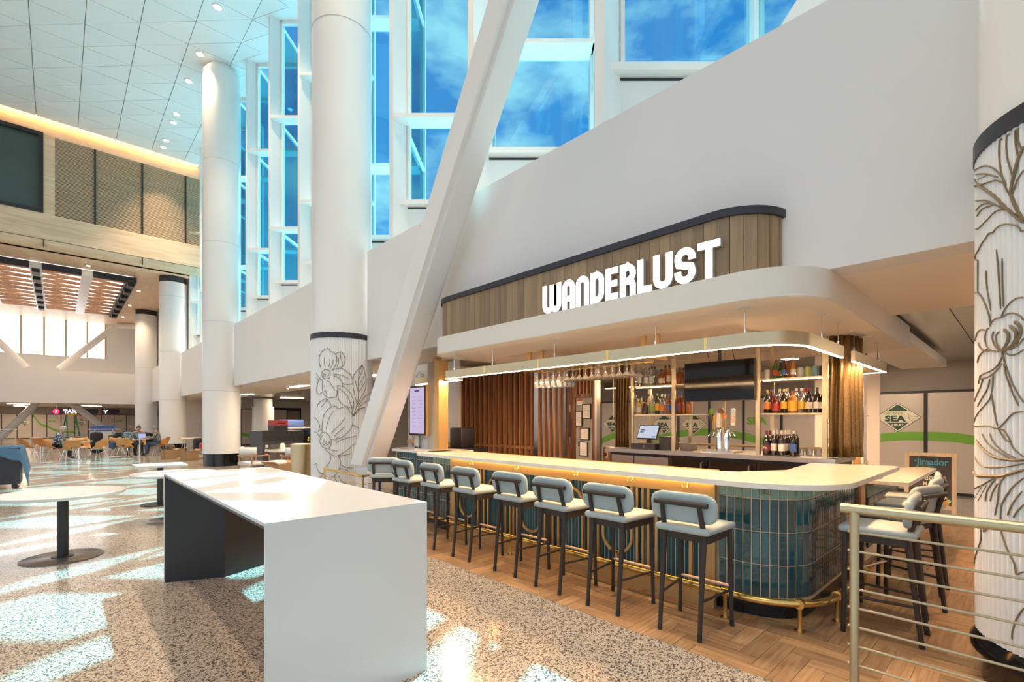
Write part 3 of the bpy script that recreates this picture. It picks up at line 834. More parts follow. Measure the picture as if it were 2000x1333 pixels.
# ------------------------------------------------------------------ pendant light frame
pl = empty('pendant_light', (0, 0, 0), 0, 'long brass pendant light frame with warm glowing lower edge over the bar', 'pendant light')
PX, PY, PZ = 4.2, 1.25, 2.165
def light_run(path, z0, z1, w):
    MB().sweep(path, [(w/2, z0+.006), (w/2, z1), (-w/2, z1), (-w/2, z0+.006)]).build('channel', M['paleb'], pl, True, sharp=30)
    MB().sweep(path, [(w/2-.005, z0+.002), (w/2-.005, z0+.006), (-w/2+.005, z0+.006), (-w/2+.005, z0+.002)]).build('glowing_strip', M['led'], pl)
light_run([(5.65, PY)] + arc(PX+.40, PY+.40, .40, -PI/2, -PI, 12) + [(PX, 5.88), (PX+.33, 5.96), (PX+.3, 7.2)], PZ, PZ+.118, .035)
light_run([(6.08, PY), (7.75, PY), (7.75, 5.6)], PZ, PZ+.118, .035)
for y in (1.95, 3.0, 4.0, 5.0): MB().box(PX-.019, PX+.019, y-.012, y+.012, PZ+.01, PZ+.12).build('joint_cover', M['brass'], pl)
for x, y, big in ((PX, 1.62, 1), (PX, 2.45, 0), (PX, 3.75, 1), (PX, 4.85, 0), (PX, 5.7, 0), (4.95, PY, 0), (5.5, PY, 0), (6.12, PY, 0), (6.7, PY, 1), (7.3, PY, 0), (PX+.32, 6.02, 1)):
    ob = MB(); ob.cyl((x, y, PZ+.11), (x, y, KZ0), .0035, n=6); ob.build('hanger', M['chrome'], pl)
    MB().lathe([(.012, PZ+.11), (.012, PZ+.15)], 8, (x, y, 0)).build('gripper', M['chrome'], pl)
    MB().lathe([(.07 if big else .035, KZ0-.014), (.07 if big else .035, KZ0)], 20, (x, y, 0)).build('ceiling_rose', M['white'], pl, True)
for x, y in ((4.8, 4.75), (4.8, 4.52), (4.8, 2.95), (4.8, 2.78)):
    MB().box(x-.015, x+.015, y-.03, y+.03, 2.25, 2.66).build('drop_arm', M['goldp'], pl)

# ------------------------------------------------------------------ the bar
bar = empty('bar_counter', (0, 0, 0), 0, 'curved bar counter with gold lattice, teal flutes and glazed tile ends', 'bar counter')
FX, SY, R_ = 3.97, 1.14, 0.40
CT0, CT1 = 1.045, 1.085
# stone top: long run with rounded ends, and the short wing
out_ = [(4.46, 6.27)] + arc(4.14, 5.90, .38, PI/2, PI, 8) + [(3.76, 5.6)] + arc(3.76+.62, .88+.62, .62, PI, 1.5*PI, 14) + [(6.18, .88), (6.24, .93), (6.02, 1.62), (5.0, 1.55), (4.52, 1.80), (4.46, 1.9)]
MB().prism(out_, CT0, CT1).build('stone_top', M['stone'], bar, True, sharp=30)
MB().beam((4.465, 1.95, CT1+.002), (4.465, 5.9, CT1+.002), .012, .014).build('top_edge_trim', M['brass'], bar)
# core
core = [(4.40, 5.95), (4.01, 5.95), (4.01, 1.56)] + arc(4.40, 1.56, .39, PI, 1.5*PI, 10) + [(5.8, 1.17), (5.8, 1.5), (4.4, 1.6)]
MB().prism(core, 0.13, CT0).build('carcass', M['grout'], bar)
kick = [(4.38, 5.9), (4.02, 5.9), (4.02, 1.56)] + arc(4.40, 1.56, .37, PI, 1.5*PI, 10) + [(5.8, 1.19), (5.8, 1.5), (4.4, 1.6)]
MB().prism(kick, 0.0, 0.14).build('plinth', M['blackgloss'], bar)
# glazed tiles
TROWS = ((.166, .412), (.420, .670), (.678, .929), (.937, 1.045))
def tile_wall(path, parent, tw=0.064, top=True):
    pts, st = resample(path, tw)
    cache = {}
    for r, (z0, z1) in enumerate(TROWS):
        m = M['littile'] if r == 3 and top else M['tealtile']
        me = rtile(st-.0095, z1-z0, m)
        for x, y, a in pts:
            obj('tile', me, parent, (x, y, (z0+z1)/2), (random.uniform(-.012, .012), random.uniform(-.012, .012), a))
def rtile(w, h, m):
    b = MB(); e = .004
    b.add([(-w/2, .012, -h/2), (w/2, .012, -h/2), (w/2, .012, h/2), (-w/2, .012, h/2), (-w/2, -.002, -h/2), (w/2, -.002, -h/2), (w/2, -.002, h/2), (-w/2, -.002, h/2),
           (-w/2+e, -.007, -h/2+e), (w/2-e, -.007, -h/2+e), (w/2-e, -.007, h/2-e), (-w/2+e, -.007, h/2-e)],
          [(0, 1, 2, 3), (0, 4, 5, 1), (1, 5, 6, 2), (2, 6, 7, 3), (3, 7, 4, 0), (4, 8, 9, 5), (5, 9, 10, 6), (6, 10, 11, 7), (7, 11, 8, 4), (8, 11, 10, 9)])
    return b.mesh('tile', m)
# travel direction keeps the outside on the right hand (local -y)
tile_wall([(4.008, 1.755), (4.008, 1.56)] + arc(4.40, 1.56, .392, PI, 1.5*PI, 24) + [(5.78, 1.168)], bar)
tile_wall([(4.008, 5.93), (4.008, 5.47)], bar)
MB().box(5.78, 5.86, 1.14, 1.22, 0, CT0).build('end_post', M['slatwood'], bar)
# gold lattice screen with teal flutes behind
LY_A, LY_B = 1.765, 5.465
g = MB()
g.box(FX-.012, FX+.02, LY_A, LY_B, .925, CT0).box(FX-.012, FX+.02, LY_A, LY_B, 0.0, .13)
g.box(FX-.012, FX+.02, LY_A, LY_A+.10, .13, .925).box(FX-.012, FX+.02, LY_B-.10, LY_B, .13, .925)
lat = g.build('gold_frame', M['goldp'], bar)
MB().box(FX-.035, FX-.012, LY_A, LY_B, 0, .07).build('gold_skirting', M['goldp'], bar)
def lbar(y, z0, z1): MB().box(FX-.012, FX+.008, y-.0115, y+.0115, z0, z1).build('lattice_bar', M['goldp'], bar)
def loop(yc, up):
    pts = []
    if up:   # U opening upwards
        pts = [(FX-.002, yc+.165, .93)] + [(FX-.002, yc+.165*math.cos(a), .44-.165*math.sin(a)) for a in [PI*i/16 for i in range(17)]] + [(FX-.002, yc-.165, .93)]
    else:
        pts = [(FX-.002, yc+.165, .12)] + [(FX-.002, yc+.165*math.cos(a), .68+.165*math.sin(a)) for a in [PI*i/16 for i in range(17)]] + [(FX-.002, yc-.165, .12)]
    b = MB(); hw = .0125
    vs = []
    for i, p in enumerate(pts):
        a = Vector(pts[max(0, i-1)]); c = Vector(pts[min(len(pts)-1, i+1)]); d = (c-a).normalized(); nn = Vector((0, -d.z, d.y))*hw
        for xo in (-.010, .010):
            for s_ in (1, -1): vs.append((p[0]+xo, p[1]+nn.y*s_, p[2]+nn.z*s_))
    fs_ = []
    for i in range(len(pts)-1):
        a, c = 4*i, 4*i+4
        fs_ += [(a, a+1, c+1, c), (a+2, c+2, c+3, a+3), (a, c, c+2, a+2), (a+1, a+3, c+3, c+1)]
    b.add(vs, fs_).build('lattice_loop', M['goldp'], bar)
for i, yc in enumerate((5.09, 3.91, 2.73)):
    loop(yc, True); lbar(yc, .13, .28)
    for s_ in (-1, 1):
        for o_ in (.225, .285, .345):
            if LY_A+.1 < yc+s_*o_ < LY_B-.1: lbar(yc+s_*o_, .12, .93)
for yc in (4.5, 3.32, 2.14): loop(yc, False); lbar(yc, .845, .93)
fl = MB()
n = 6
fl.add([(FX+.045-.022*math.sin(PI*i/n), -.021+.042*i/n, z) for z in (.1, .95) for i in range(n+1)], [(i, i+1, n+2+i, n+1+i) for i in range(n)])
flm = fl.mesh('flute', M['tealflute'], True, 80)
y = LY_A+.06
while y < LY_B-.05:
    obj('flute', flm, bar, (0, y, 0)); y += .0425
MB().box(FX-.03, FX+.01, LY_A+.02, LY_B-.02, CT0-.014, CT0-.002).build('under_top_led', M['ledu'], bar)
# coat hooks under the top
def hook(x, y, a, parent=None):
    b = MB()
    for s_ in (-1, 1):
        b.tube([(0, 0, 0)] + [(-.012-.02*math.sin(PI*i/8), s_*(.004+.03*(1-math.cos(PI*i/8))/2+.006*i/8), -.035-.018*math.sin(PI*i/8)) for i in range(9)], .0038, 6)
    b.cyl((0, 0, .015), (0, 0, -.035), .006, n=8)
    return b.build('coat_hook', M['paleb'], bar, True, (x, y, CT0-.02), (0, 0, a))
for y in (5.72, 4.95, 4.1, 3.2, 2.55, 2.0): hook(FX-.02, y, 0)
hook(4.02, 1.40, .45); hook(4.62, 1.13, PI/2)

# foot rail
fr = empty('foot_rail', (0, 0, 0), 0, 'polished brass foot rail on posts around the bar front', 'foot rail')
RX, RY, RZ = 3.815, 1.00, .205
rp = [(RX, 5.75)] + [(RX, RY+.55)] + arc(RX+.50, RY+.50, .50, PI, 1.5*PI, 12) + [(4.6, RY), (5.8, RY)]
MB().tube([(x, y, RZ) for x, y in rp], .027, 14).build('rail', M['brass'], fr, True)
for x, y, a in ((RX, 5.3, 0), (RX, 4.09, 0), (RX, 2.9, 0), (RX, 1.62, 0), (RX+.15, RY+.14, 0), (4.38, RY, 0), (5.3, RY, 0)):
    p = empty('post', (x, y, 0)); p.parent = fr
    MB().lathe([(.038, 0), (.038, .007), (.017, .010), (.014, .03), (.014, RZ-.03), (.02, RZ-.02)], 14).build('stem', M['brass'], p, True)
    MB().lathe([(.036, 0), (.036, .05)], 14).build('collar', M['brass'], p, True, (0, 0.025, RZ), (PI/2, 0, 0)) if a == 0 and y > 1.2 else MB().lathe([(.036, 0), (.036, .05)], 14).build('collar', M['brass'], p, True, (-.025, 0, RZ), (0, PI/2, 0))

# low counter at the far end of the bar, tiled
lc = empty('side_counter', (0, 0, 0), 0, 'short dark tiled counter at the far end of the bar under the menu screen', 'bar counter')
MB().box(4.17, 4.75, 6.0, 7.3, .02, CT0).build('carcass', M['grout'], lc)
MB().prism([(4.80, 6.0), (4.06, 6.0), (4.06, 7.25), (4.25, 7.45), (5.8, 7.45), (5.8, 7.2), (4.80, 7.2)], CT0, CT1).build('stone_top', M['stone'], lc)
tile_wall([(4.168, 7.28), (4.168, 6.02)], lc, .068, False)
MB().box(4.75, 5.7, 7.15, 7.3, .0, CT0).build('return_panel', M['tealtile'], lc)
MB().box(4.15, 4.75, 6.02, 7.28, 0, .14).build('plinth', M['black'], lc)
# lower counter to the right
ac = empty('low_counter', (0, 0, 0), 0, 'lower stone counter with tiled front behind the corner of the bar', 'bar counter')
MB().prism([(6.45, .84), (8.7, .84), (8.85, .98), (8.0, 1.6), (6.45, 1.6)], .86, .90).build('stone_top', M['stone'], ac)
MB().box(6.5, 8.3, 1.22, 1.55, 0, .86).build('carcass', M['grout'], ac)
pts, st = resample([(6.5, 1.2), (8.3, 1.2)], .064)
me = rtile(st-.0055, .27, M['tealtile'])
for x, y, a in pts:
    for z in (.28, .56, .76): obj('tile', me if z < .7 else rtile(st-.0055, .12, M['littile']), ac, (x, y, z), (0, 0, a))  # paler top row repeats the painted light

# ------------------------------------------------------------------ stools
def make_stool():
    r = empty('bar_stool', (0, 0, 0))
    def tp(v):
        f = 1.0 if v.x > 0 else .90
        return Vector((v.x, v.y*f, v.z))
    rbox('seat_pad', M['leather'], .455, .455, .05, .023, 4, r, (.02, 0, .760), None, tp)
    rbox('back_pad', M['leather'], .046, .50, .222, .021, 4, r, (-.160, 0, .917), (0, math.radians(-7), 0))
    # round the corners of the back pad in elevation
    MB().box(-.15, .215, -.185, .185, .675, .737).build('apron', M['darkwood'], r)
    for s_ in (-1, 1):
        fl_ = MB(); fl_.tube([(.215, s_*.205, 0.0), (.205, s_*.19, .735)], [.014, .019], 10); lg = fl_.build('leg', M['darkwood'], r, True)
        MB().cyl((.2155, s_*.2055, 0), (.2145, s_*.2045, .05), .0165, n=10).build('foot_cap', M['black'], lg, True)
        bl = MB(); bl.tube([(-.225, s_*.15, 0), (-.155, s_*.15, .66), (-.150, s_*.15, .74), (-.215, s_*.14, .945)], [.015, .021, .021, .016], 10); lg = bl.build('leg', M['darkwood'], r, True)
        MB().cyl((-.226, s_*.15, 0), (-.221, s_*.15, .05), .0175, n=10).build('foot_cap', M['black'], lg, True)
        MB().tube([(.213, s_*.198, .27), (-.196, s_*.15, .27)], .010, 8).build('side_stretcher', M['darkwood'], r, True)
    MB().tube([(.211, -.2, .30), (.211, .2, .30)], .012, 8).build('front_footrest', M['copper'], r, True)
    MB().tube([(-.212, -.2, .952), (-.212, .2, .952)], .019, 12).build('back_rail', M['darkwood'], r, True)
    return r
def round_back(me_obj):
    for v in me_obj.data.vertices:
        y, z = v.co.y, v.co.z
        hy, hz, rr = .25, .1125, .085
        ay, az = abs(y), abs(z)
        if ay > hy-rr and az > hz-rr:
            dy_, dz_ = ay-(hy-rr), az-(hz-rr)
            m_ = max(dy_, dz_); d_ = math.hypot(dy_, dz_)
            if d_ > 1e-6:
                f = m_/d_
                v.co.y = math.copysign(hy-rr+dy_*f, y); v.co.z = math.copysign(hz-rr+dz_*f, z)
stool = make_stool()
for ch in stool.children:
    if ch.name.startswith(('back_pad', 'seat_pad')):
        bm = bmesh.new(); bm.from_mesh(ch.data)
        bmesh.ops.subdivide_edges(bm, edges=[e for e in bm.edges if e.calc_length() > .06], cuts=6, use_grid_fill=True)
        bm.to_mesh(ch.data); bm.free()
        ch.data.polygons.foreach_set('use_smooth', [True]*len(ch.data.polygons))
        if ch.name.startswith('back_pad'): round_back(ch)
        else:
            for v in ch.data.vertices:
                if v.co.z > 0: v.co.z += .012*max(0, 1-(v.co.x/.23)**2)*max(0, 1-(v.co.y/.23)**2)
ST = [(3.49, 6.35, .75), (3.50, 5.68, .02), (3.505, 5.0, -.02), (3.505, 4.325, .0), (3.51, 3.61, .02), (3.475, 2.985, -.03), (3.46, 2.37, .0), (3.49, 1.724, .03),
      (4.42, .715, PI/2+.02), (5.13, .71, PI/2-.28), (5.80, .73, PI/2-.05), (6.4, .78, PI/2+.10)]
SL = ['turned blue-grey bar stool at the far end of the bar, seen from its side', 'blue-grey bar stool at the bar front, second from the brace end', 'blue-grey bar stool at the bar front, third from the brace end',
      'blue-grey bar stool at the bar front, fourth from the brace end', 'blue-grey bar stool at the bar front, middle of the long row', 'blue-grey bar stool at the bar front, third from the tiled corner',
      'blue-grey bar stool at the bar front, next but one to the tiled corner', 'blue-grey bar stool nearest the tiled corner, its back lit by sun', 'blue-grey bar stool around the corner, right behind the brass handrail post',
      'blue-grey bar stool around the corner, second from the handrail', 'blue-grey bar stool around the corner, third from the handrail', 'blue-grey bar stool farthest round the corner, before the chalkboard easel']
for i, (x, y, a) in enumerate(ST):
    o = stool if i == 0 else copy_tree(stool)
    o.location = (x, y, 0); o.rotation_euler = (0, 0, a)
    tag(o, SL[i], 'bar stool', 'bar stools at the bar')

# ------------------------------------------------------------------ back bar
BBX, BBZ = 6.35, 1.13
bb = empty('back_bar', (0, 0, 0), 0, 'back bar with steel worktop, dark fridges and pale brass shelf frame', 'back bar')
MB().box(6.13, 7.05, 1.42, 4.42, 1.075, BBZ).build('steel_worktop', M['steel'], bb)
MB().box(6.22, 7.0, 1.45, 4.4, .02, 1.075).build('carcass', M['black'], bb)
for y0, y1 in ((3.98, 4.36), (3.42, 3.96)): MB().box(6.19, 6.22, y0, y1, .1, 1.03).build('steel_door', M['steel'], bb)
for y0, y1 in ((2.86, 3.36), (2.26, 2.82), (1.66, 2.22)):
    dr = MB().box(6.19, 6.22, y0, y1, .1, 1.03).build('fridge_door', M['blackgloss'], bb)
    MB().tube([(6.17, y0+.06, 1.0), (6.13, y0+.06, .99), (6.13, y0+.06, .7), (6.17, y0+.06, .69)], .011, 8).build('handle', M['steel'], dr, True)
for x in (BBX, 6.85):
    for y in (4.10, 3.42, 2.93, 2.29, 1.57) if x > 6.5 else (4.10, 3.42, 2.29, 1.57):
        MB().box(x-.018, x+.018, y-.024, y+.024, BBZ, 2.66).build('upright', M['paleb'], bb)
SU, SLW = 2.065, 1.64
for y0, y1 in ((3.44, 4.08), (1.59, 2.27)):
    for z in (SU, SLW): MB().box(6.36, 6.84, y0, y1, z-.018, z).build('shelf', M['paleb'], bb)
MB().box(6.36, 6.84, 2.95, 3.40, SLW-.018, SLW).build('shelf', M['paleb'], bb)
MB().box(6.36, 6.84, 2.95, 3.40, SU-.018, SU).build('shelf', M['paleb'], bb)
for y0, y1 in ((3.44, 4.08), (1.59, 2.27)): MB().box(6.40, 6.43, y0+.02, y1-.02, SU-.026, SU-.018).build('shelf_led', M['ledshelf'], bb)
MB().tube([(6.9, 1.5, 1.2), (6.9, 4.3, 1.2)], .018, 10).build('rear_rail', M['paleb'], bb, True)
# mesh curtains
def curtain(name, pts, z0, z1, folds, amp, label):
    b = MB(); n = folds*10; nz = 8
    L = [0]
    for a, c in zip(pts[:-1], pts[1:]): L.append(L[-1]+math.dist(a, c))
    vs = []
    for j in range(nz+1):
        z = z0+(z1-z0)*j/nz
        for i in range(n+1):
            s_ = L[-1]*i/n; k = 0
            while k < len(L)-2 and L[k+1] < s_: k += 1
            f = (s_-L[k])/(L[k+1]-L[k]); a, c = Vector(pts[k]), Vector(pts[k+1]); p = a.lerp(c, f); d = (c-a).normalized()
            w = amp*math.sin(2*PI*folds*i/n + .5*math.sin(j*.7))*(1-.25*j/nz)
            vs.append((p.x+d.y*w, p.y-d.x*w, z))
    b.add(vs, [(j*(n+1)+i, j*(n+1)+i+1, (j+1)*(n+1)+i+1, (j+1)*(n+1)+i) for j in range(nz) for i in range(n)])
    r = empty(name, (0, 0, 0), 0, label, 'curtain')
    o = b.build('mesh_drape', M['drape'], r, True, sharp=80)
    md = o.modifiers.new('thick', 'SOLIDIFY'); md.thickness = .004
    rr = MB(); rr.tube([(x, y, z1-.01) for x, y in pts], .01, 8); rr.build('track', M['paleb'], r, True)
    MB().cyl((pts[0][0]-.06, pts[0][1], z1-.1), (pts[0][0]-.06, pts[0][1], z1-.95), .007, n=6).build('draw_rod', M['paleb'], r, True)
def drape_mat():
    m, nt, b, out = new_mat('bronze_mesh_drape')
    N, L = nt.nodes, nt.links
    tc = N.new('ShaderNodeTexCoord'); mp = N.new('ShaderNodeMapping'); mp.inputs['Scale'].default_value = (1, 1, 1)
    vo = N.new('ShaderNodeTexVoronoi'); vo.inputs['Scale'].default_value = 170
    L.new(tc.outputs['Object'], mp.inputs[0]); L.new(mp.outputs[0], vo.inputs['Vector'])
    r = N.new('ShaderNodeValToRGB'); r.color_ramp.elements[0].color = (.36, .23, .085, 1); r.color_ramp.elements[1].color = (.12, .075, .03, 1); r.color_ramp.elements[1].position = .6
    L.new(vo.outputs['Distance'], r.inputs[0]); L.new(r.outputs[0], b.inputs['Base Color'])
    b.inputs['Metallic'].default_value = .5; b.inputs['Roughness'].default_value = .38
    return m
M['drape'] = drape_mat()
curtain('mesh_curtain', [(6.30, 4.36), (6.30, 4.13)], 1.14, 2.52, 5, .03, 'bronze mesh curtain at the till end of the back bar')
curtain('mesh_curtain', [(6.36, 1.53), (6.38, 1.40), (6.75, 1.30)], 1.135, 2.52, 6, .045, 'bronze mesh curtain at the near end of the back bar beside the cans')

# television
tv = empty('television', (6.30, 2.765, 2.068), 0, 'black flat television hung from a pole in the back bar', 'television')
MB().box(-.02, .02, -.46, .46, -.262, .262).build('casing', M['black'], tv)
MB().box(-.0225, -.02, -.45, .45, -.250, .252).build('screen', mat('dark_glossy_screen', (.004, .004, .005), .08, spec=.22), tv)
MB().cyl((.04, 0, .1), (.04, 0, .58), .022, n=12).build('pole', M['black'], tv, True)
for y in (.13, -.2): MB().tube([(.03, y, .25), (.035, y+.03, .38), (.03, y+.05, .58)], .004, 6).build('cable', M['black'], tv, True)

# bottles and cans
BC = {}
def bmat(key):
    if key in BC: return BC[key]
    cols = dict(amber=(.28, .075, .012), whisky=(.42, .15, .03), dark=(.012, .010, .009), wine=(.018, .006, .008), green=(.03, .12, .02), brown=(.06, .022, .008), red=(.16, .012, .01), gold=(.55, .40, .15), olive=(.05, .06, .015))
    if key == 'clear': m = M['bottleglass']
    else:
        m = mat('bottle_'+key, cols[key], .06, var=.15, vscale=8, coat=.5)
    BC[key] = m; return m
LC = dict(white=(.75, .72, .66), cream=(.72, .62, .48), black=(.02, .02, .02), yellow=(.75, .45, .04), orange=(.75, .28, .05), blue=(.05, .12, .40), teal=(.05, .32, .38), red=(.45, .03, .03), maroon=(.20, .02, .03), green=(.22, .42, .06), silver=(.6, .6, .6), paleb=(.45, .58, .70), lime=(.42, .58, .18), skyb=(.20, .42, .52), grey=(.3, .3, .3))
def lmat(k):
    if ('l', k) not in BC: BC[('l', k)] = mat('label_'+k, LC[k], .45, var=.12, vscale=30)
    return BC[('l', k)]
SHAPES = {   # body profile (r, z), label z0..z1, cap z0..z1 and radius
 'spirit': ([(.034, 0), (.038, .006), (.038, .17), (.030, .20), (.014, .235), (.013, .27)], (.05, .14), (.262, .295), .0145),
 'tall':   ([(.030, 0), (.033, .006), (.033, .20), (.026, .225), (.013, .255), (.013, .285)], (.06, .16), (.278, .31), .0145),
 'squat':  ([(.044, 0), (.047, .008), (.047, .13), (.036, .165), (.015, .185), (.015, .215)], (.035, .11), (.208, .245), .017),
 'jug':    ([(.050, 0), (.054, .01), (.054, .155), (.034, .195), (.018, .215), (.018, .25)], (.03, .15), (.243, .268), .019),
 'wine':   ([(.034, 0), (.037, .006), (.037, .185), (.030, .215), (.0145, .245), (.0135, .295)], (.05, .14), (.25, .302), .0150),
 'burg':   ([(.036, 0), (.040, .006), (.040, .15), (.028, .20), (.0145, .25), (.0135, .285)], (.05, .125), (.245, .295), .0150),
 'beer':   ([(.028, 0), (.030, .005), (.030, .12), (.024, .15), (.0125, .19), (.0125, .22)], (.04, .105), (.213, .232), .0145),
 'can':    ([(.026, 0), (.031, .012), (.031, .112), (.026, .122)], (.006, .116), (.120, .124), .025),
}
BM = {}
def bottle(x, y, z, shape, glass, lab, cap, label, group):
    prof, (la, lb), (ca, cb), cr = SHAPES[shape]
    can = shape == 'can'
    t = empty('drinks_can' if can else 'bottle', (x, y, z), random.uniform(-.3, .3), label, 'can' if can else 'bottle', group)
    k = (shape, glass)
    if k not in BM: BM[k] = MB().lathe(prof, 16).mesh('body', M['steel'] if can else bmat(glass), True)
    obj('body', BM[k], t)
    r = max(p[0] for p in prof)+.0012
    if lab:
        k = (shape, 'l', lab)
        if k not in BM:
            b = MB(); n = 14; a0, a1 = (0, 2*PI) if can else (PI*.52, PI*1.48)
            b.add([(r*math.cos(a0+(a1-a0)*i/n), r*math.sin(a0+(a1-a0)*i/n), zz) for zz in (la, lb) for i in range(n+1)], [(i, i+1, n+2+i, n+1+i) for i in range(n)])
            BM[k] = b.mesh('paper_label', lmat(lab), True)
        obj('paper_label', BM[k], t)
    k = (shape, 'c', cap)
    if k not in BM: BM[k] = MB().lathe([(cr, ca), (cr, cb)], 12).mesh('cap', lmat(cap), True)
    obj('cap', BM[k], t)
def ypx(px, X): 
    r = (px-1000)/944.4
    return X*(.72897-r*.68455)/(.68455+r*.72897)
ORD = 'first second third fourth fifth sixth seventh eighth ninth tenth eleventh twelfth thirteenth fourteenth fifteenth'.split()
def row(items, z, X, where, group, f):
    for i, (zx, sh, gl, lb, cp, dx) in enumerate(items):
        gname = {'clear': 'clear', 'dark': 'near-black', 'wine': 'dark wine', 'whisky': 'golden whisky', 'gold': 'pale gold'}.get(gl, gl)
        what = ('%s can' % (lb or 'silver')) if sh == 'can' else '%s bottle, %s %s cap' % (gname, (lb+' label,') if lb else 'unlabelled,', cp)
        bottle(X+dx, ypx(f(zx), X+dx), z, sh, gl, lb, cp, '%s, %s %s' % (what, ORD[i], where), group)
fl_ = lambda zx: 1200+zx/6.665
fr_ = lambda zx: 1460+zx/6.06
row([(255, 'spirit', 'clear', None, 'blue', .05), (300, 'tall', 'clear', None, 'silver', .18), (330, 'tall', 'clear', 'white', 'grey', .02), (375, 'tall', 'clear', None, 'silver', .12), (418, 'spirit', 'clear', 'white', 'teal', .02), (455, 'spirit', 'clear', None, 'teal', .16),
     (488, 'spirit', 'clear', 'silver', 'black', .04), (525, 'tall', 'clear', None, 'black', .18), (550, 'spirit', 'clear', 'grey', 'silver', .2), (612, 'squat', 'amber', 'cream', 'black', .03), (665, 'tall', 'amber', None, 'black', .2), (715, 'spirit', 'whisky', 'cream', 'black', .03)],
    SU, 6.46, 'from till-end curtain, top shelf', 'bottles on the top shelf at the till end', fl_)
row([(850, 'squat', 'amber', None, 'black', .03), (905, 'squat', 'whisky', None, 'black', .1)], SU, 6.46, 'beside television, top shelf', 'bottles beside the television', fl_)
row([(248, 'spirit', 'clear', 'paleb', 'black', .0), (280, 'tall', 'clear', None, 'silver', .2), (308, 'squat', 'gold', 'white', 'silver', .02), (350, 'spirit', 'gold', None, 'black', .15), (405, 'squat', 'brown', 'black', 'black', .0), (445, 'tall', 'gold', None, 'black', .18), (490, 'spirit', 'clear', 'green', 'silver', .0), (556, 'tall', 'olive', 'yellow', 'green', .0),
     (618, 'spirit', 'clear', 'orange', 'silver', .02), (660, 'spirit', 'clear', 'orange', 'silver', .08), (712, 'spirit', 'amber', 'blue', 'blue', .0)],
    SLW, 6.44, 'from till-end curtain, lower shelf', 'bottles on the lower shelf at the till end', fl_)
row([(815, 'spirit', 'amber', 'blue', 'blue', .05), (858, 'tall', 'amber', 'red', 'blue', .02), (905, 'tall', 'amber', None, 'blue', .0), (968, 'spirit', 'whisky', None, 'blue', .0)], SLW, 6.46, 'past upright, lower shelf under television', 'amber bottles under the television edge', fl_)
row([(232, 'can', 'clear', 'white', 'silver', 0), (330, 'beer', 'green', 'red', 'red', 0), (392, 'beer', 'green', 'yellow', 'silver', .12), (432, 'beer', 'brown', 'blue', 'silver', -.02), (480, 'beer', 'whisky', None, 'black', .12), (540, 'beer', 'whisky', 'white', 'cream', 0), (628, 'can', 'clear', 'silver', 'silver', 0), (718, 'can', 'clear', 'lime', 'silver', 0), (805, 'can', 'clear', 'skyb', 'silver', 0), (885, 'can', 'clear', 'black', 'silver', 0)],
    SU, 6.46, 'past television, top shelf', 'beer bottles and cans on the top shelf', fr_)
row([(232, 'spirit', 'dark', 'orange', 'orange', 0), (292, 'tall', 'red', None, 'blue', .12), (335, 'squat', 'red', 'red', 'blue', 0), (380, 'tall', 'clear', None, 'white', .2), (432, 'spirit', 'dark', 'yellow', 'yellow', 0), (470, 'tall', 'clear', None, 'white', .2), (535, 'jug', 'whisky', 'yellow', 'red', 0), (578, 'tall', 'clear', None, 'white', .2), (640, 'spirit', 'clear', 'yellow', 'silver', 0), (668, 'wine', 'wine', 'red', 'red', .16),
     (725, 'burg', 'dark', 'cream', 'maroon', -.02), (825, 'burg', 'dark', 'white', 'black', -.02), (902, 'burg', 'dark', 'cream', 'maroon', 0)],
    SLW, 6.46, 'past television, lower shelf', 'liqueur bottles on the lower shelf', fr_)
row([(225, 'burg', 'wine', 'maroon', 'maroon', -.05), (268, 'burg', 'wine', None, 'maroon', .10), (312, 'wine', 'wine', 'white', 'white', -.02), (352, 'wine', 'wine', None, 'white', .12), (402, 'wine', 'wine', 'white', 'silver', -.04), (440, 'wine', 'wine', 'white', 'white', .06), (468, 'wine', 'wine', 'white', 'cream', .14), (492, 'wine', 'wine', None, 'white', .22), (540, 'spirit', 'dark', 'blue', 'gold' if 'gold' in LC else 'cream', -.05), (572, 'wine', 'wine', None, 'grey', .12)],
    BBZ, 6.42, 'from middle upright, steel worktop', 'wine bottles on the steel worktop', fr_)
o = obj('printed_letters', text_mesh('Pn', .045, .0004, lmat('white'), 'printed_letters', .0006), None)
o.location = (6.37-.0425, ypx(fr_(225), 6.37), BBZ+.085); o.rotation_euler = ROT_MX
for q in COL.objects:
    if q.get('label', '').startswith('dark wine bottle, maroon label'):
        mw = o.matrix_basis.copy(); o.parent = q; o.matrix_parent_inverse = (Matrix.Translation(q.location) @ q.rotation_euler.to_matrix().to_4x4()).inverted()
# small glasses by the near curtain
for i in range(6):
    b = MB(); b.lathe([(.026, 0), (.032, .085), (.030, .085), (.024, .006)], 14)
    g_ = b.build('tumbler', M['barglass'], None, True, (6.5+.09*(i % 2), 1.85-.075*i*.6, BBZ))
    tag(g_, 'clear tumbler on the steel worktop beside the near curtain', 'glass', 'tumblers by the near curtain')

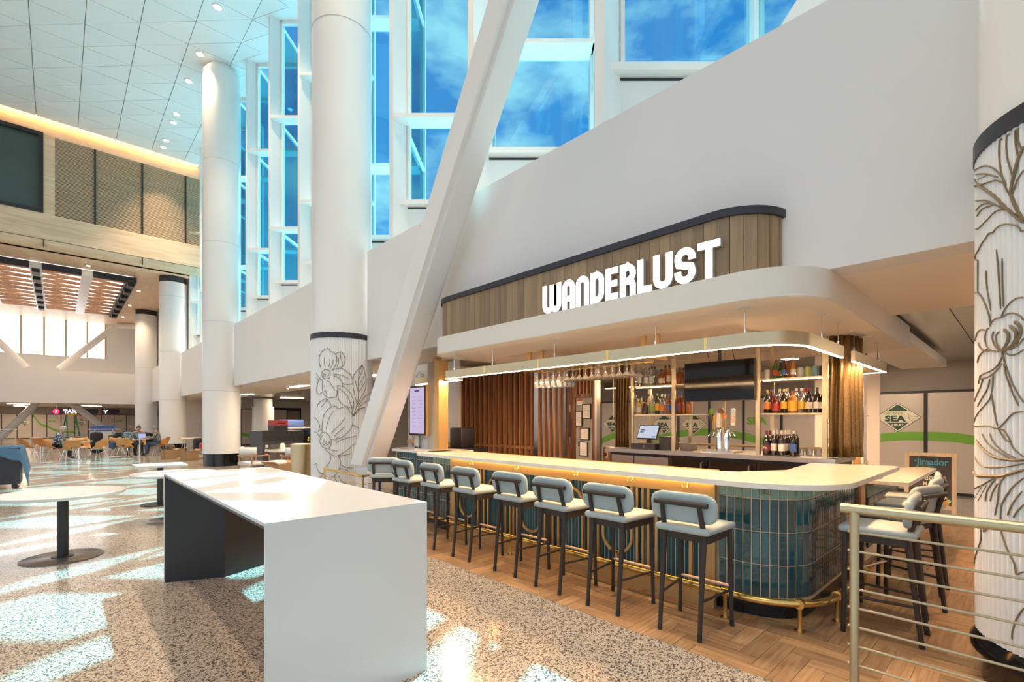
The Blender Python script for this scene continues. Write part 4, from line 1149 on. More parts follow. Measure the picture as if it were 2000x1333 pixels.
# beer taps
tp = empty('beer_tap', (6.42, 0, BBZ), 0, 'twin chrome beer tower with five shaped tap handles', 'beer tap')
ya, yb = ypx(1405, 6.42), ypx(1419.3, 6.42)
MB().box(-.16, .12, yb-.16, ya+.16, 0, .022).build('drip_tray', M['steel'], tp)
for y in (ya, yb):
    MB().lathe([(.036, .02), (.036, .325), (.030, .335)], 24, (0, y, 0)).build('tower', M['chrome'], tp, True)
def spout(y, sy):
    b = MB(); b.tube([(0, y, .27), (-.02, y+sy*.06, .275), (-.03, y+sy*.10, .26), (-.035, y+sy*.125, .215)], .010, 8)
    s_ = b.build('spout', M['chrome'], tp, True)
    MB().cyl((-.035, y+sy*.125, .215), (-.036, y+sy*.13, .198), .011, n=8).build('tip', M['black'], s_)
    return (-.03, y+sy*.095, .285)
def handle(p, prof, m, name='handle'):
    return MB().lathe(prof, 14).build(name, m, tp, True, p)
h1 = spout(ya, 1); h2 = spout(ya, .55); h5 = spout(yb, -1); h4 = spout(yb, -.55)
b = MB(); b.tube([(-.03, ya, .30), (-.09, ya, .30), (-.11, ya, .25)], .010, 8); b.build('spout', M['chrome'], tp, True)
hp = [(.006, 0), (.012, .02), (.012, .13), (.024, .16), (.022, .20)]
handle(h1, [(.007, 0), (.010, .04), (.011, .12), (.026, .18), (.030, .22)], mat('grey_tap_handle', (.08, .09, .08), .3), 'handle')
handle((h1[0], h1[1], h1[2]+.21), [(.012, 0), (.033, .03), (.034, .055), (.02, .085), (.004, .092)], mat('hop_green', (.16, .36, .03), .35), 'hop_knob')
handle(h2, [(.005, 0), (.008, .10), (.017, .12), (.018, .195), (.005, .21)], lmat('yellow'))
MB().box(-.012, .012, -.026, .026, 0, .19).build('handle', lmat('white'), tp, False, (-.06, ya-.02, .325))
handle((-.03, (ya+yb)/2-.02, .33), [(.006, 0), (.017, .01), (.010, .17)], M['slatwood'])
MB().lathe([(.0, -.008), (.04, -.008), (.04, .008), (0, .008)], 20).build('round_badge', mat('brown_badge', (.16, .07, .03), .3), tp, True, (-.05, ya-.045, .545), (0, PI/2, 0))
MB().lathe([(.0, -.008), (.04, -.008), (.028, .008), (0, .008)], 20).build('oval_badge', lmat('orange'), tp, True, (-.03, yb+.02, .48), (0, PI/2, 0))
MB().box(-.012, .012, -.026, .026, 0, .17).build('handle', lmat('white'), tp, False, (h5[0], h5[1], h5[2]+.07))
MB().lathe([(.0, -.01), (.03, -.01), (.03, .01), (0, .01)], 16).build('round_badge', M['steel'], tp, True, (h5[0], h5[1], h5[2]+.265), (0, PI/2, 0))
obj('printed_letters', text_mesh('PILS', .05, .0005, lmat('orange'), 'printed_letters', .001), tp, (h5[0]-.013, h5[1], h5[2]+.15), (0, -PI/2, 0)).rotation_euler = (0, -PI/2, PI)
# till
pos = empty('till', (6.42, ypx(1268, 6.42), BBZ), 0, 'black till with tilted touch screen on the steel worktop', 'till')
MB().box(-.18, .2, -.20, .20, 0, .085).build('cash_drawer', M['black'], pos)
MB().lathe([(.012, 0), (.012, .006)], 12).build('lock', M['chrome'], pos, True, (-.18, -.02, .045), (0, -PI/2, 0))
MB().cyl((0, 0, .085), (.02, 0, .16), .05, .035, 14).build('stand', M['black'], pos, True)
sc_ = rbox('monitor', M['black'], .03, .34, .23, .01, 2, pos, (-.02, 0, .245), (0, math.radians(28), 0))
MB().box(-.0175, -.0155, -.155, .155, -.10, .10).build('screen', emis('till_screen', (.55, .60, .72), .75), sc_)
for y_, z_, w_ in ((.09, .03, .035), (.10, -.005, .03), (-.11, -.08, .03)): MB().box(-.0185, -.0175, y_-w_, y_+w_, z_-.009, z_+.009).build('screen_button', lmat('blue'), sc_)
MB().box(-.1, .2, -.36, -.22, 0, .19).build('printer', M['black'], pos)
o = rbox('condiment_box', mat('grey_caddy', (.12, .11, .10), .5), .2, .16, .1, .01, 2, None, (6.5, ypx(1345, 6.5), BBZ+.05)); tag(o, 'grey box on the worktop between till and beer tower', 'box')

# slatted walnut wall and service core
sw = empty('wall_slatted', (0, 0, 0), 0, 'walnut panelled wall with upright timber slats behind the bar', 'wall', None, 'structure')
SX = 6.35
MB().box(SX+.07, SX+.3, 6.15, 8.53, 0, 2.66).build('carcass', M['black'], sw)
y = 6.18
wi = 0
while y < 8.45:
    w_ = .155
    MB().box(SX+.045, SX+.07, 0.002, w_-.002, 0, 2.6).build('walnut_board', M['walnut'], sw, loc=(0, y, 0)); y += w_
for i in range(16):
    MB().box(SX-.03, SX+.045, -.014, .014, 0, 2.6).build('timber_slat', M['slatwood'], sw, loc=(0, 6.22+i*.150, 0))
MB().box(SX-.01, SX+.045, 6.18, 8.5, 1.02, 1.07).build('cross_rail', M['slatwood'], sw)
MB().box(SX-.03, SX+.07, 8.5, 8.6, 0, 2.6).build('edge_trim', M['steel'], sw)
cr = empty('wall_core', (0, 0, 0), 0, 'steel clad service core with timber strips and a grey door', 'wall', None, 'structure')
MB().box(SX, SX+.03, 5.42, 6.17, 0, 2.6).build('steel_sheet', M['steel'], cr)
for i in range(5): MB().box(SX-.035, SX, -.02, .02, 0, 2.6).build('timber_strip', M['slatwood'], cr, loc=(0, 6.02-i*.125, 0))
MB().box(SX+.03, SX+.12, 4.78, 6.17, 0, 2.6).build('carcass', M['walnut'], cr)
MB().box(SX-.02, SX+.03, 5.20, 5.26, 0, 2.6).box(SX-.02, SX+.03, 4.78, 4.84, 0, 2.6).box(SX-.02, SX+.03, 4.84, 5.2, 1.93, 1.99).build('door_frame', M['walnut'], cr)
MB().box(SX-.03, SX+.07, 4.74, 4.78, 0, 2.6).build('steel_corner', M['steel'], cr)
for i in range(5): MB().box(SX-.01, SX+.03, -.012, .012, 1.99, 2.6).build('transom_slat', M['slatwood'], cr, loc=(0, 4.88+i*.075, 0))
dr = MB().box(SX+.01, SX+.03, 4.84, 5.2, 0, 1.93).build('grey_door', mat('grey_green_door', (.30, .30, .26), .5), cr)
MB().box(SX-.03, SX+.01, 5.10, 5.12, 1.12, 1.2).build('door_handle', M['black'], dr)
for y in (5.30, 5.30):
    for z in (1.15, 1.7): MB().cyl((SX-.02, y, z), (SX-.02, y, z+.12), .012, n=8).build('hinge', M['steel'], cr, True)
fm_i = 0
for y, z, w_, h_ in ((4.96, 1.70, .17, .25), (5.12, 1.58, .14, .26), (5.0, 1.33, .19, .2), (5.02, 1.08, .17, .24)):
    t = empty('framed_notice', (SX-.005, y, z), 0, ('uppermost', 'second highest, offset to the side', 'wide', 'lowest visible')[fm_i]+' black framed paper notice on the grey door', 'notice', 'framed notices on the door'); fm_i += 1
    MB().box(-.012, .012, -w_/2, w_/2, -h_/2, h_/2).build('frame', M['black'], t)
    MB().box(-.0135, -.012, -w_/2+.014, w_/2-.014, -h_/2+.014, h_/2-.014).build('paper', lmat('white'), t)
    for k in range(6): MB().box(-.0142, -.0135, -w_/2+.03, w_/2-.03-.02*(k % 2), h_/2-.05-k*.028, h_/2-.046-k*.028).build('text_line', lmat('grey'), t)
o = empty('red_notice', (SX-.004, 5.1, 1.86), 0, 'small white notice with red heading at the top of the grey door', 'notice')
MB().box(-.003, .003, -.07, .07, -.05, .05).build('card', lmat('white'), o); MB().box(-.004, -.003, -.06, .06, .02, .045).build('heading', lmat('red'), o)
# boxed drinks on the floor rack beyond
for i in range(3):
    t = empty('boxed_drink', (6.75, 4.76-i*.145, .84), 0, 'brown carton with red tap, %s from the service core' % ORD[i], 'carton', 'boxed drinks with red taps')
    MB().box(-.14, .14, -.068, .068, 0, .27).build('carton', mat('kraft_card', (.48, .28, .12), .7), t)
    MB().box(-.142, -.14, -.03, .03, .09, .24).build('sticker', lmat('white'), t)
    MB().cyl((-.14, .02, .15), (-.19, .02, .13), .016, n=10).build('tap', lmat('red'), t, True)
    MB().cyl((-.142, .02, .15), (-.15, .02, .15), .03, n=12).build('tap_collar', M['black'], t, True)
o = MB().box(6.58, 7.0, 4.44, 4.86, .0, .84).build('floor_rack', M['steel']); tag(o, 'steel rack under the boxed drinks', 'rack')

# glass rack
gr = empty('glass_rack', (0, 0, 2.215), 0, 'brass rail rack hung over the bar for stemware', 'rack')
for i in range(17): MB().box(-.2, .2, -.004, .004, -.004, .004).build('rail', M['brass'], gr, loc=(4.8, 3.03+i*.098, 0))
for x in (4.61, 4.99): MB().box(x-.006, x+.006, 2.95, 4.7, .005, .018).build('cross_bar', M['brass'], gr)
for x, y in ((4.8, 4.75), (4.8, 4.52), (4.8, 2.95), (4.8, 2.78)): MB().box(x-.2, x+.2, y-.012, y+.012, .015, .05).build('arm', M['goldp'], gr)
wg = MB().lathe([(.034, 0), (.034, -.003), (.006, -.008), (.004, -.05), (.004, -.10), (.02, -.115), (.036, -.15), (.037, -.19), (.030, -.235), (.029, -.235), (.035, -.19), (.034, -.15), (.018, -.118)], 16).mesh('wine_glass', M['barglass'], True)
mg = MB().lathe([(.036, 0), (.036, -.003), (.006, -.008), (.004, -.05), (.004, -.105), (.01, -.112), (.055, -.165), (.054, -.165), (.008, -.116)], 16).mesh('martini_glass', M['barglass'], True)
for i in range(5):
    for j in range(4):
        o = obj('wine_glass', wg, None, (4.67+j*.085, 4.48-i*.098, 2.224)); tag(o, 'clear wine glass hanging upside down from the brass rack', 'wine glass', 'wine glasses on the rack')
for i in range(10):
    for j in range(3):
        o = obj('martini_glass', mg, None, (4.68+j*.12, 3.97-i*.098, 2.224)); tag(o, 'clear cocktail glass hanging upside down from the brass rack', 'cocktail glass', 'cocktail glasses on the rack')

# pilaster, menu screen and printed panel at the far end of the bar
ps = empty('pilaster', (4.45, 6.57, CT1), 0, 'bronze and steel pilaster at the far end of the bar', 'pilaster')
MB().box(-.05, .13, -.19, -.06, 0, KZ0-CT1).build('bronze_post', M['goldp'], ps)
MB().box(-.03, .1, -.06, .16, 0, KZ0-CT1).build('steel_casing', M['steel'], ps)
pp = empty('printed_panel', (4.50, 6.98, CT1), 0, 'white panel with flower line drawing behind the menu screen', 'panel')
MB().box(0, .05, -.24, .28, 0, KZ0-CT1).build('board', M['flute'], pp)
ms = empty('menu_screen', (4.40, 6.95, 1.72), 0, 'upright digital menu screen glowing pale lilac in a bronze case', 'screen')
MB().box(-.03, .10, -.25, .25, -.42, .41).build('case', M['goldp'], ms)
MB().box(-.045, -.03, -.245, .245, -.415, .405).build('bezel', M['black'], ms)
MB().box(-.047, -.045, -.215, .215, -.385, .375).build('display', emis('lilac_display', (.56, .46, .66), .78), ms)
MB().box(-.0475, -.047, -.07, .07, .31, .335).build('menu_heading', lmat('blue'), ms)
for k in range(9):
    for s_ in (-1, 1): MB().box(-.0475, -.047, s_*.1-.07, s_*.1+.07-.02*(k % 3), .22-k*.06, .226-k*.06).build('menu_line', lmat('paleb'), ms)
o = rbox('black_printer', M['black'], .3, .34, .34, .02, 2, None, (5.15, 6.75, CT1+.17)); tag(o, 'black printer box on the far end of the bar behind the pilaster', 'printer')
o = MB().box(5.0, 5.4, 6.4, 7.1, 0, CT1).build('printer_stand', M['black']); tag(o, 'black stand under the black printer', 'stand')
o = empty('card_holder', (4.45, 7.1, CT1), 0, 'small white card in a holder below the menu screen', 'card'); MB().box(-.01, .0, -.06, .06, 0, .2).build('card', lmat('white'), o); MB().box(-.012, .03, -.05, .05, 0, .02).build('foot', M['black'], o)
o = empty('pilaster', (5.2, 7.6, 0), 0, 'tall bronze post beyond the menu screen', 'pilaster'); MB().box(-.05, .05, -.06, .06, 0, 2.72).build('bronze_post', M['goldp'], o)
o = empty('pilaster', (8.6, 1.70, 0), 0, 'bronze post with white edge beyond the near curtain', 'pilaster'); MB().box(-.09, .09, -.05, .05, 0, 2.5).build('bronze_post', M['goldp'], o); MB().box(-.1, .1, -.08, -.05, 0, 2.5).build('white_edge', M['white'], o)
o = empty('service_cabinet', (7.5, 1.88, 0), 0, 'cream cabinet beside the near curtain', 'cabinet'); MB().box(-.2, .6, -.2, .3, 0, 1.06).build('body', M['soffit'], o); MB().box(-.22, .62, -.22, .32, 1.06, 1.10).build('top', M['stone'], o)
o = empty('glass_cloche', (6.7, 1.25, .90), 0, 'clear glass cake dome on the lower stone counter', 'cake dome')
MB().lathe([(.15, 0), (.15, .10), (.13, .14), (.06, .155), (.01, .157)], 24).build('dome', M['barglass'], o, True); MB().lathe([(.015, .157), (.022, .18), (.008, .197)], 12).build('knob', M['barglass'], o, True)

# ------------------------------------------------------------------ hoardings
HP = 0.915
def hoarding(name, origin, rz, n, h, label, marks, HP):
    """panels run along local +x, face local -y"""
    t = empty(name, origin, rz, label, 'hoarding')
    pm = MB().box(.03, HP-.03, -.0, .03, .06, h-.05).mesh('panel', M['panel'])
    for i in range(n):
        o = obj('panel', pm, t, (i*HP, 0, 0))
        x = i*HP
        MB().box(-.03, .03, -.02, .05, 0, h).build('post', M['black'], t, loc=(x, 0, 0))
        k = marks.get(i)
        if k and 'd' in k: diamond(o, HP/2, k.get('z', h*.66), .41, k)
        if k and 's' in k:
            q = obj('printed_letters', text_mesh('SEA', .26, .0006, M['green'], 'printed_letters', .012, 'LEFT', 1.15), o, (.09, -.003, h*.70), ROT_MY)
            obj('small_print', text_mesh('Seattle\nInternational\nAirport', .065, .0005, lmat('grey'), 'small_print', .0, 'LEFT'), o, (.09, -.003, h*.55), ROT_MY)
        if k and 'g' in k:
            ga, gb = k['g']
            b = MB(); m_ = 8
            pts = [(.03+(HP-.06)*j/m_, ga+(gb-ga)*j/m_+k.get('c', 0)*math.sin(PI*j/m_)) for j in range(m_+1)]
            b.add([(px_, -.002, pz_) for px_, pz_ in pts] + [(px_, -.002, pz_+k.get('w', .2)) for px_, pz_ in pts], [(j, j+1, m_+2+j, m_+1+j) for j in range(m_)])
            b.build('green_swoosh', M['green'], o)
    MB().box(-.03, .03, -.02, .05, 0, h).build('post', M['black'], t, loc=(n*HP, 0, 0))
    MB().box(0, n*HP, -.01, .04, h-.05, h).build('head_rail', M['black'], t)
    MB().box(0, n*HP, -.01, .04, 0, .06).build('foot_rail', M['black'], t)
def diamond(o, cx, cz, r, k):
    def poly(pts, m, y, nm):
        b = MB(); b.add([(cx+a, y, cz+c) for a, c in pts], [tuple(range(len(pts)))]); b.build(nm, m, o)
    ry = r*.80
    poly([(-r, 0), (0, -ry), (r, 0), (0, ry)], M['dkgreen'], -.002, 'diamond_edge')
    f = .955
    poly([(-r*f, 0), (0, -ry*f), (r*f, 0), (0, ry*f)], M['ivory'], -.003, 'diamond_field')
    f = .88
    z1 = ry*.42
    w_ = r*f*(1-z1/(ry*f))
    poly([(-w_, z1), (w_, z1), (0, ry*f)], M['dkgreen'], -.004, 'diamond_top')
    poly([(-w_, -z1+.02), (0, -ry*f), (w_, -z1+.02)], M['dkgreen'], -.004, 'diamond_foot')
    big = k.get('d') == 2
    obj('printed_letters', text_mesh('SEA', r*.42, .0005, M['dkgreen'], 'printed_letters', r*.02, 'CENTER', 1.25), o, (cx-r*.12, -.005, cz-r*.08), ROT_MY)
    obj('printed_letters', text_mesh('ORAT', r*.17, .0005, M['ivory'], 'printed_letters', r*.008, 'CENTER', 1.15), o, (cx, -.006, cz-ry*.52), ROT_MY)
    if big: obj('printed_letters', text_mesh('UPGRADE', r*.17, .0005, M['green'], 'printed_letters', r*.004, 'CENTER', 1.1), o, (cx-r*.18, -.005, cz+r*.20), ROT_MY)
    b = MB(); pts = [(r*.42, r*.25), (r*.55, r*.06), (r*.86, r*.04), (r*.80, -r*.04), (r*.58, -r*.06), (r*.72, -r*.2), (r*.6, -r*.22), (r*.48, -r*.08)]
    b.tube([(cx+a, -.005, cz+c) for a, c in pts], r*.012, 4, closed=True); b.build('plane_outline', M['green'], o)
# past the bar: along +Y at X = 13.5, seen from -X  (local x -> -Y so that it reads left to right)
hoarding('hoarding', (13.5, 20.28, 0), -PI/2, 24, 2.19, 'taupe hoarding with green swoosh and airport diamonds beyond the bar',
         {0: {'d': 1}, 1: {'d': 1}, 2: {'g': (1.7, .9)}, 3: {'d': 1}, 5: {'d': 1}, 7: {'d': 1}, 9: {'d': 1}, 10: {'d': 1}, 11: {'d': 1, 'g': (.75, 1.0), 'c': .05}, 13: {'d': 1, 'g': (.85, 1.05)}, 14: {'d': 1, 'g': (1.05, 1.12), 'c': .02},
          15: {'g': (1.12, 1.02), 'c': .02}, 16: {'s': 1, 'g': (1.02, .78)}, 17: {'g': (.78, .5)}, 18: {'g': (.85, 1.04)}, 19: {'d': 2, 'z': 1.62, 'g': (1.04, 1.12), 'w': .185, 'c': .03}, 20: {'g': (1.12, 1.02), 'w': .19, 'c': .03}, 21: {'g': (1.02, .8)}}, .94)
# across the far end: along X at Y = 59, seen from -Y
hoarding('hoarding', (-6.2, 59.0, 0), 0, 16, 2.12, 'long taupe hoarding with diamonds across the far end of the building',
         {2: {'d': 1}, 4: {'d': 1}, 5: {'g': (2.0, .95), 'c': -.25}, 6: {'s': 1, 'g': (.95, .45), 'c': -.06}, 7: {'g': (.45, .40)}, 8: {'d': 1}, 9: {'d': 1, 'g': (.4, .75)}, 11: {'s': 1}, 13: {'d': 1}}, .915)
hoarding('hoarding', (6.5, 33.6, 0), 0, 5, 2.3, 'hoarding at the back of the low seating zone', {0: {'g': (.4, .2)}, 1: {'d': 1}, 2: {'g': (.6, .4)}}, .915)

# shop sign at the far end
sgn = empty('shop_sign', (.4, 50.0, 2.22), 0, 'small dark hanging shop sign with red round emblem and white TAX letters', 'sign')
MB().box(-.75, 1.9, 0, .1, -.22, .24).build('board', mat('plum_sign', (.05, .03, .06), .4), sgn)
MB().lathe([(.0, 0), (.2, 0), (.2, .02), (0, .02)], 24).build('round_emblem', emis('red_emblem', (.9, .05, .12), 1.2), sgn, True, (-.5, -.0, .02), (PI/2, 0, 0))
MB().tube([(-.56, -.03, -.06), (-.46, -.03, -.02), (-.46, -.03, .08), (-.54, -.03, .1)], .025, 6).build('emblem_curl', M['letter'], sgn)
obj('sign_letters', text_mesh('TAX &', .34, .01, M['letter'], 'sign_letters', .012, 'LEFT', 1.1), sgn, (-.1, -.02, .02), ROT_MY)
obj('sign_letters', text_mesh('Y', .34, .01, M['letter'], 'sign_letters', .012, 'LEFT', 1.1), sgn, (2.25, -.02, .02), ROT_MY)
MB().box(2.1, 3.2, 0, .1, -.22, .24).build('board', BC.get('plum') or mat('plum_sign_b', (.05, .03, .06), .4), sgn)
for x in (-.5, 1.6, 2.3, 3.0): MB().cyl((x, .05, .2), (x, .05, .54), .012, n=6).build('hanger', M['steel'], sgn)
for k in range(8): MB().box(-.3+k*.28, -.12+k*.28, -.01, 0, -.34, -.25).build('price_flag', lmat(('orange', 'red', 'yellow')[k % 3]), sgn)

# ------------------------------------------------------------------ brass handrails
def handrail(x, y, n_posts, step, ry, label, nb=9, h=1.07, length=None, r=.026):
    t = empty('handrail', (x, y, 0), ry, label, 'handrail')
    L_ = length or step*(n_posts-1)
    MB().tube([(-.06, 0, h), (L_+.04, 0, h)], r, 16).build('top_rail', M['paleb'], t, True)
    for i in range(n_posts): MB().cyl((i*step, 0, 0), (i*step, 0, h-.01), .0225, n=14).build('post', M['paleb'], t, True)
    for k in range(nb):
        z = h-.125-k*.1025
        if z > .05: MB().cyl((-.03, 0, z), (L_, 0, z), .0065, n=8).build('bar', M['paleb'], t, True)
handrail(3.145, .64, 2, 1.75, -PI/2, 'brass handrail with thin bars running out of the picture by the bar corner', 9, 1.07, 1.75)
t = empty('handrail', (0, 0, 0), 0, 'small brass handrail turning a corner before the flower column', 'handrail')
a_, b_, c_ = (3.59, 8.89), (3.54, 7.25), (4.1, 7.46)
MB().tube([a_+(.66,), b_+(.66,), c_+(.66,)], .022, 12).build('top_rail', M['brass'], t, True)
for q in (a_, b_): MB().cyl(q+(0,), q+(.65,), .018, n=12).build('post', M['brass'], t, True)
for z in (.53, .41, .29, .17): MB().tube([a_+(z,), b_+(z,), c_+(z,)], .007, 8).build('bar', M['brass'], t, True)

# ------------------------------------------------------------------ white tables in the hall
ct = empty('communal_table', (0, 0, 0), 0, 'long white communal table with solid ends and black inside', 'table')
X0, X1, Y0, Y1, TZ = .74, 1.67, 2.55, 5.67, 1.045
MB().box(X0, X1, Y0, Y1, TZ-.018, TZ).build('top', M['tabletop'], ct)
MB().box(X0+.004, X1-.004, Y0+.02, Y1-.02, TZ-.035, TZ-.018).build('top_underside', M['black'], ct)
MB().box(X0, X1, Y0, Y0+.02, 0, TZ-.018).build('end_panel', M['tabletop'], ct)
MB().box(X0+.004, X1-.004, Y0+.02, Y0+.035, 0, TZ-.02).build('end_lining', M['black'], ct)
v = .22
b = MB()
b.prism([(X0, Y1), (X0, Y1-.02), ((X0+X1)/2, Y1-v), (X1, Y1-.02), (X1, Y1), ((X0+X1)/2, Y1-v+.02)], 0, TZ-.018); b.build('folded_end_panel', M['tabletop'], ct)
MB().prism([(X0+.006, Y1-.022), ((X0+X1)/2, Y1-v-.002), ((X0+X1)/2, Y1-v-.014), (X0+.006, Y1-.034)], 0, TZ-.02).build('end_lining', M['black'], ct)
MB().prism([(X1-.006, Y1-.022), ((X0+X1)/2, Y1-v-.002), ((X0+X1)/2, Y1-v-.014), (X1-.006, Y1-.034)], 0, TZ-.02).build('end_lining', M['black'], ct)
def round_table(x, y, label, r=.56, br=.36, z=.74):
    t = empty('round_table', (x, y, 0), 0, label, 'table', 'white tables in the hall')
    MB().lathe([(r-.006, z-.035), (r, z-.03), (r, z-.005), (r-.005, z)], 56).build('top', M['tabletop'], t, True)
    MB().lathe([(.05, .01), (.05, z-.035)], 20).build('pole', M['black'], t, True)
    MB().lathe([(br, 0), (br, .008), (br-.01, .013), (.0, .013)], 48).build('base', mat('dull_bronze_base', (.22, .19, .16), .25, .6), t, True)
    MB().lathe([(.10, .013), (.10, .02), (.05, .022)], 24).build('base_collar', M['black'], t, True)
round_table(.04, 7.47, 'round white table on black pole, nearest the camera at the side')
round_table(1.33, 9.09, 'round white table half hidden behind the long communal table')
t = empty('square_table', (1.38, 10.98, 0), 0, 'square white table in sunlight behind the round table', 'table', 'white tables in the hall')
MB().box(-.38, .38, -.34, .34, .705, .74).build('top', M['tabletop'], t); MB().lathe([(.05, .01), (.05, .705)], 20).build('pole', M['black'], t, True); MB().lathe([(.30, 0), (.30, .012)], 40).build('base', M['black'], t, True)
o = MB().lathe([(.3, .60), (.3, .63)], 32).build('side_tray', M['tabletop'], None, True, (1.95, 11.5, 0)); bpy.data.objects.remove(o)
# covered black cart at the edge of the picture
k_ = empty('covered_cart', (-1.05, 16.3, 0), .0, 'black cart draped with a blue cloth', 'cart')
MB().box(-.55, .42, -.5, .5, .1, .93).build('body', M['navy'], k_)
for sx in (-.45, .32):
    for sy in (-.4, .4): MB().cyl((sx, sy-.02, .05), (sx, sy+.02, .05), .05, n=14).build('caster', M['black'], k_, True)
MB().box(-.56, -.3, -.52, -.50, .12, .22).build('grey_trim', M['steel'], k_)
b = MB(); n = 26; vs = []
for j in range(n+1):
    for i in range(n+1):
        x = -.75+1.5*i/n; y = -.62+1.24*j/n; z = .955+.012*math.sin(9*x)*math.sin(8*y)
        if x > .44: z -= (x-.44)*1.9+.05*math.sin(9*y); x = .44+(x-.44)*.38
        if y < -.5: z -= (-.5-y)*2.6*max(0, min(1, (x+.3)*1.7)); y = -.5+(y+.5)*.25
        vs.append((x, y, z))
b.add(vs, [(j*(n+1)+i, j*(n+1)+i+1, (j+1)*(n+1)+i+1, (j+1)*(n+1)+i) for j in range(n) for i in range(n)])
b.build('blue_cloth', mat('blue_cloth', (.07, .16, .27), .85, var=.15, vscale=5, bump=.2, bscale=200), k_, True, sharp=80)

# ------------------------------------------------------------------ chalkboard easel
ez = empty('chalkboard_easel', (10.75, 1.12, 0), math.radians(-86), 'wooden A-frame easel with black board and hand lettering', 'easel')
def leaf(sy):
    t = empty('leaf', (0, 0, 0)); t.parent = ez; t.rotation_euler = (sy*math.radians(17), 0, 0); t.location = (0, 0, 1.0)
    H_, W_ = 1.04, .60
    for s_ in (-1, 1): MB().box(s_*W_/2-.03, s_*W_/2+.03, -.012, .012, -H_, 0).build('stile', M['palewood'], t)
    for z in (-.06, -H_+.10): MB().box(-W_/2, W_/2, -.012, .012, z, z+.06).build('rail', M['palewood'], t)
    MB().box(-W_/2+.03, W_/2-.03, -.006, .006, -H_+.16, -.06).build('board', M['black'] if sy < 0 else mat('brown_hardboard', (.36, .17, .05), .6), t)
    return t
lf = leaf(-1); leaf(1)
cb = mat('chalk_blue', (.06, .30, .42), .7); cw = mat('chalk_cream', (.80, .70, .54), .7)
for s_, tx, sz, x, z, m, sh in ((0, 'el', .06, -.19, -.14, cb, .3), (0, 'Jimador', .16, .03, -.16, cb, .25), (0, 'TEQUILA', .03, .02, -.235, cb, 0), (0, 'Tequila', .15, .03, -.42, cw, .3), (0, 'M    VE', .09, .02, -.53, cw, 0), (0, 'er', .15, .15, -.65, cw, .3), (0, 'WITH A', .07, .12, -.75, cw, 0), (0, 'ist', .16, .06, -.86, cw, .3)):
    obj('chalk_lettering', text_mesh(tx, sz, .0008, m, 'chalk_lettering', sz*.02, 'CENTER', .8), lf, (x, -.008, z), ROT_MY)
MB().prism([(-.035, -.06), (.035, -.06), (.045, .06), (-.045, .06)], -.001, .001).build('drawn_glass', lmat('orange'), lf, loc=(.2, -.009, -.86), rot=ROT_MY)
MB().lathe([(.0, 0), (.03, 0), (.03, .001)], 14).build('drawn_lime', lmat('lime'), lf, loc=(.235, -.010, -.80), rot=ROT_MY)

# ------------------------------------------------------------------ low seating zone left of the bar
def cabinet_dark(x, y, lx, ly, h, label):
    t = empty('service_counter', (x, y, 0), 0, label, 'counter')
    MB().box(-lx/2, lx/2, -ly/2, ly/2, 0, h-.04).build('body', M['navy'], t); MB().box(-lx/2-.02, lx/2+.02, -ly/2-.02, ly/2+.02, h-.04, h).build('top', M['stone'], t)
cabinet_dark(6.1, 19.6, 1.2, 2.2, 1.1, 'dark blue counter with pale top beside the plain column')
cabinet_dark(6.0, 17.6, 1.0, 1.2, 1.32, 'taller dark blue counter block behind the tool chest')
o = rbox('blue_carton', mat('blue_card', (.05, .09, .25), .6), .7, .4, .26, .01, 1, None, (5.95, 17.6, 1.32+.13)); tag(o, 'blue printed carton on the taller dark counter', 'carton')
MB().box(-.355, -.351, -.12, .12, -.05, .05).build('carton_print', lmat('white'), o)
tc = empty('tool_chest', (4.85, 15.6, 0), math.radians(8), 'big black job-site tool chest covered in stickers', 'tool chest')
MB().box(-.6, .6, -.4, .4, .12, .95).build('body', mat('grey_chest', (.05, .048, .05), .5), tc); MB().box(-.62, .62, -.42, .42, .95, 1.25).build('lid', M['black'], tc)
MB().box(-.4, .3, -.412, -.40, .3, .85).build('front_plate', mat('dull_steel_plate', (.15, .14, .14), .4, .3), tc)
for x, z, cl in ((-.48, .8, 'white'), (-.5, .68, 'cream'), (-.5, .56, 'red'), (.38, .8, 'cream'), (-.42, .68, 'grey')): MB().box(x-.04, x+.04, -.406, -.40, z-.04, z+.04).build('sticker', lmat(cl), tc)
for sx in (-.5, .5):
    for sy in (-.3, .3): MB().cyl((sx, sy-.03, .06), (sx, sy+.03, .06), .06, n=14).build('caster', M['black'], tc, True)
def toolbox(x, y, z, rz, label, sx=.5):
    t = empty('red_toolbox', (x, y, z), rz, label, 'toolbox', 'red and black toolboxes')
    MB().box(-sx/2, sx/2, -.18, .18, 0, .15).build('base', M['black'], t); MB().box(-sx/2, sx/2, -.18, .18, .15, .31).build('lid', lmat('red'), t)
    MB().tube([(-.1, -.18, .2), (-.1, -.22, .22), (.1, -.22, .22), (.1, -.18, .2)], .012, 6).build('handle', M['black'], t, True)
toolbox(4.85, 15.5, 1.25, .15, 'red and black toolbox on top of the tool chest', .42)
toolbox(1.5, 37.2, 0, .1, 'red and black toolbox on the floor behind the green ladder', .9)
for i, (x, l, c) in enumerate(((5.65, 1.3, 'black'), (5.95, 1.2, 'black'), (6.3, .9, 'black'))):
    o = empty('tool_case', (x, 15.4, .0), 0, ('long black tool bag leaning by the tool chest', 'black cable bag with orange straps leaning by the tool chest', 'short black case leaning by the tool chest')[i], 'tool bag')
    MB().beam((0, 0, 0), (.1+.15*i, .1, l), .2, .16).build('bag', M['black'], o)
    MB().beam((.02, -.1, l*.7), (.06+.1*i, -.06, l*.8), .05, .02).build('strap', lmat('orange' if i else 'yellow'), o)
bn = empty('brass_bin', (4.22, 11.8, 0), 0, 'brushed brass cylindrical bin before the flower column', 'bin')
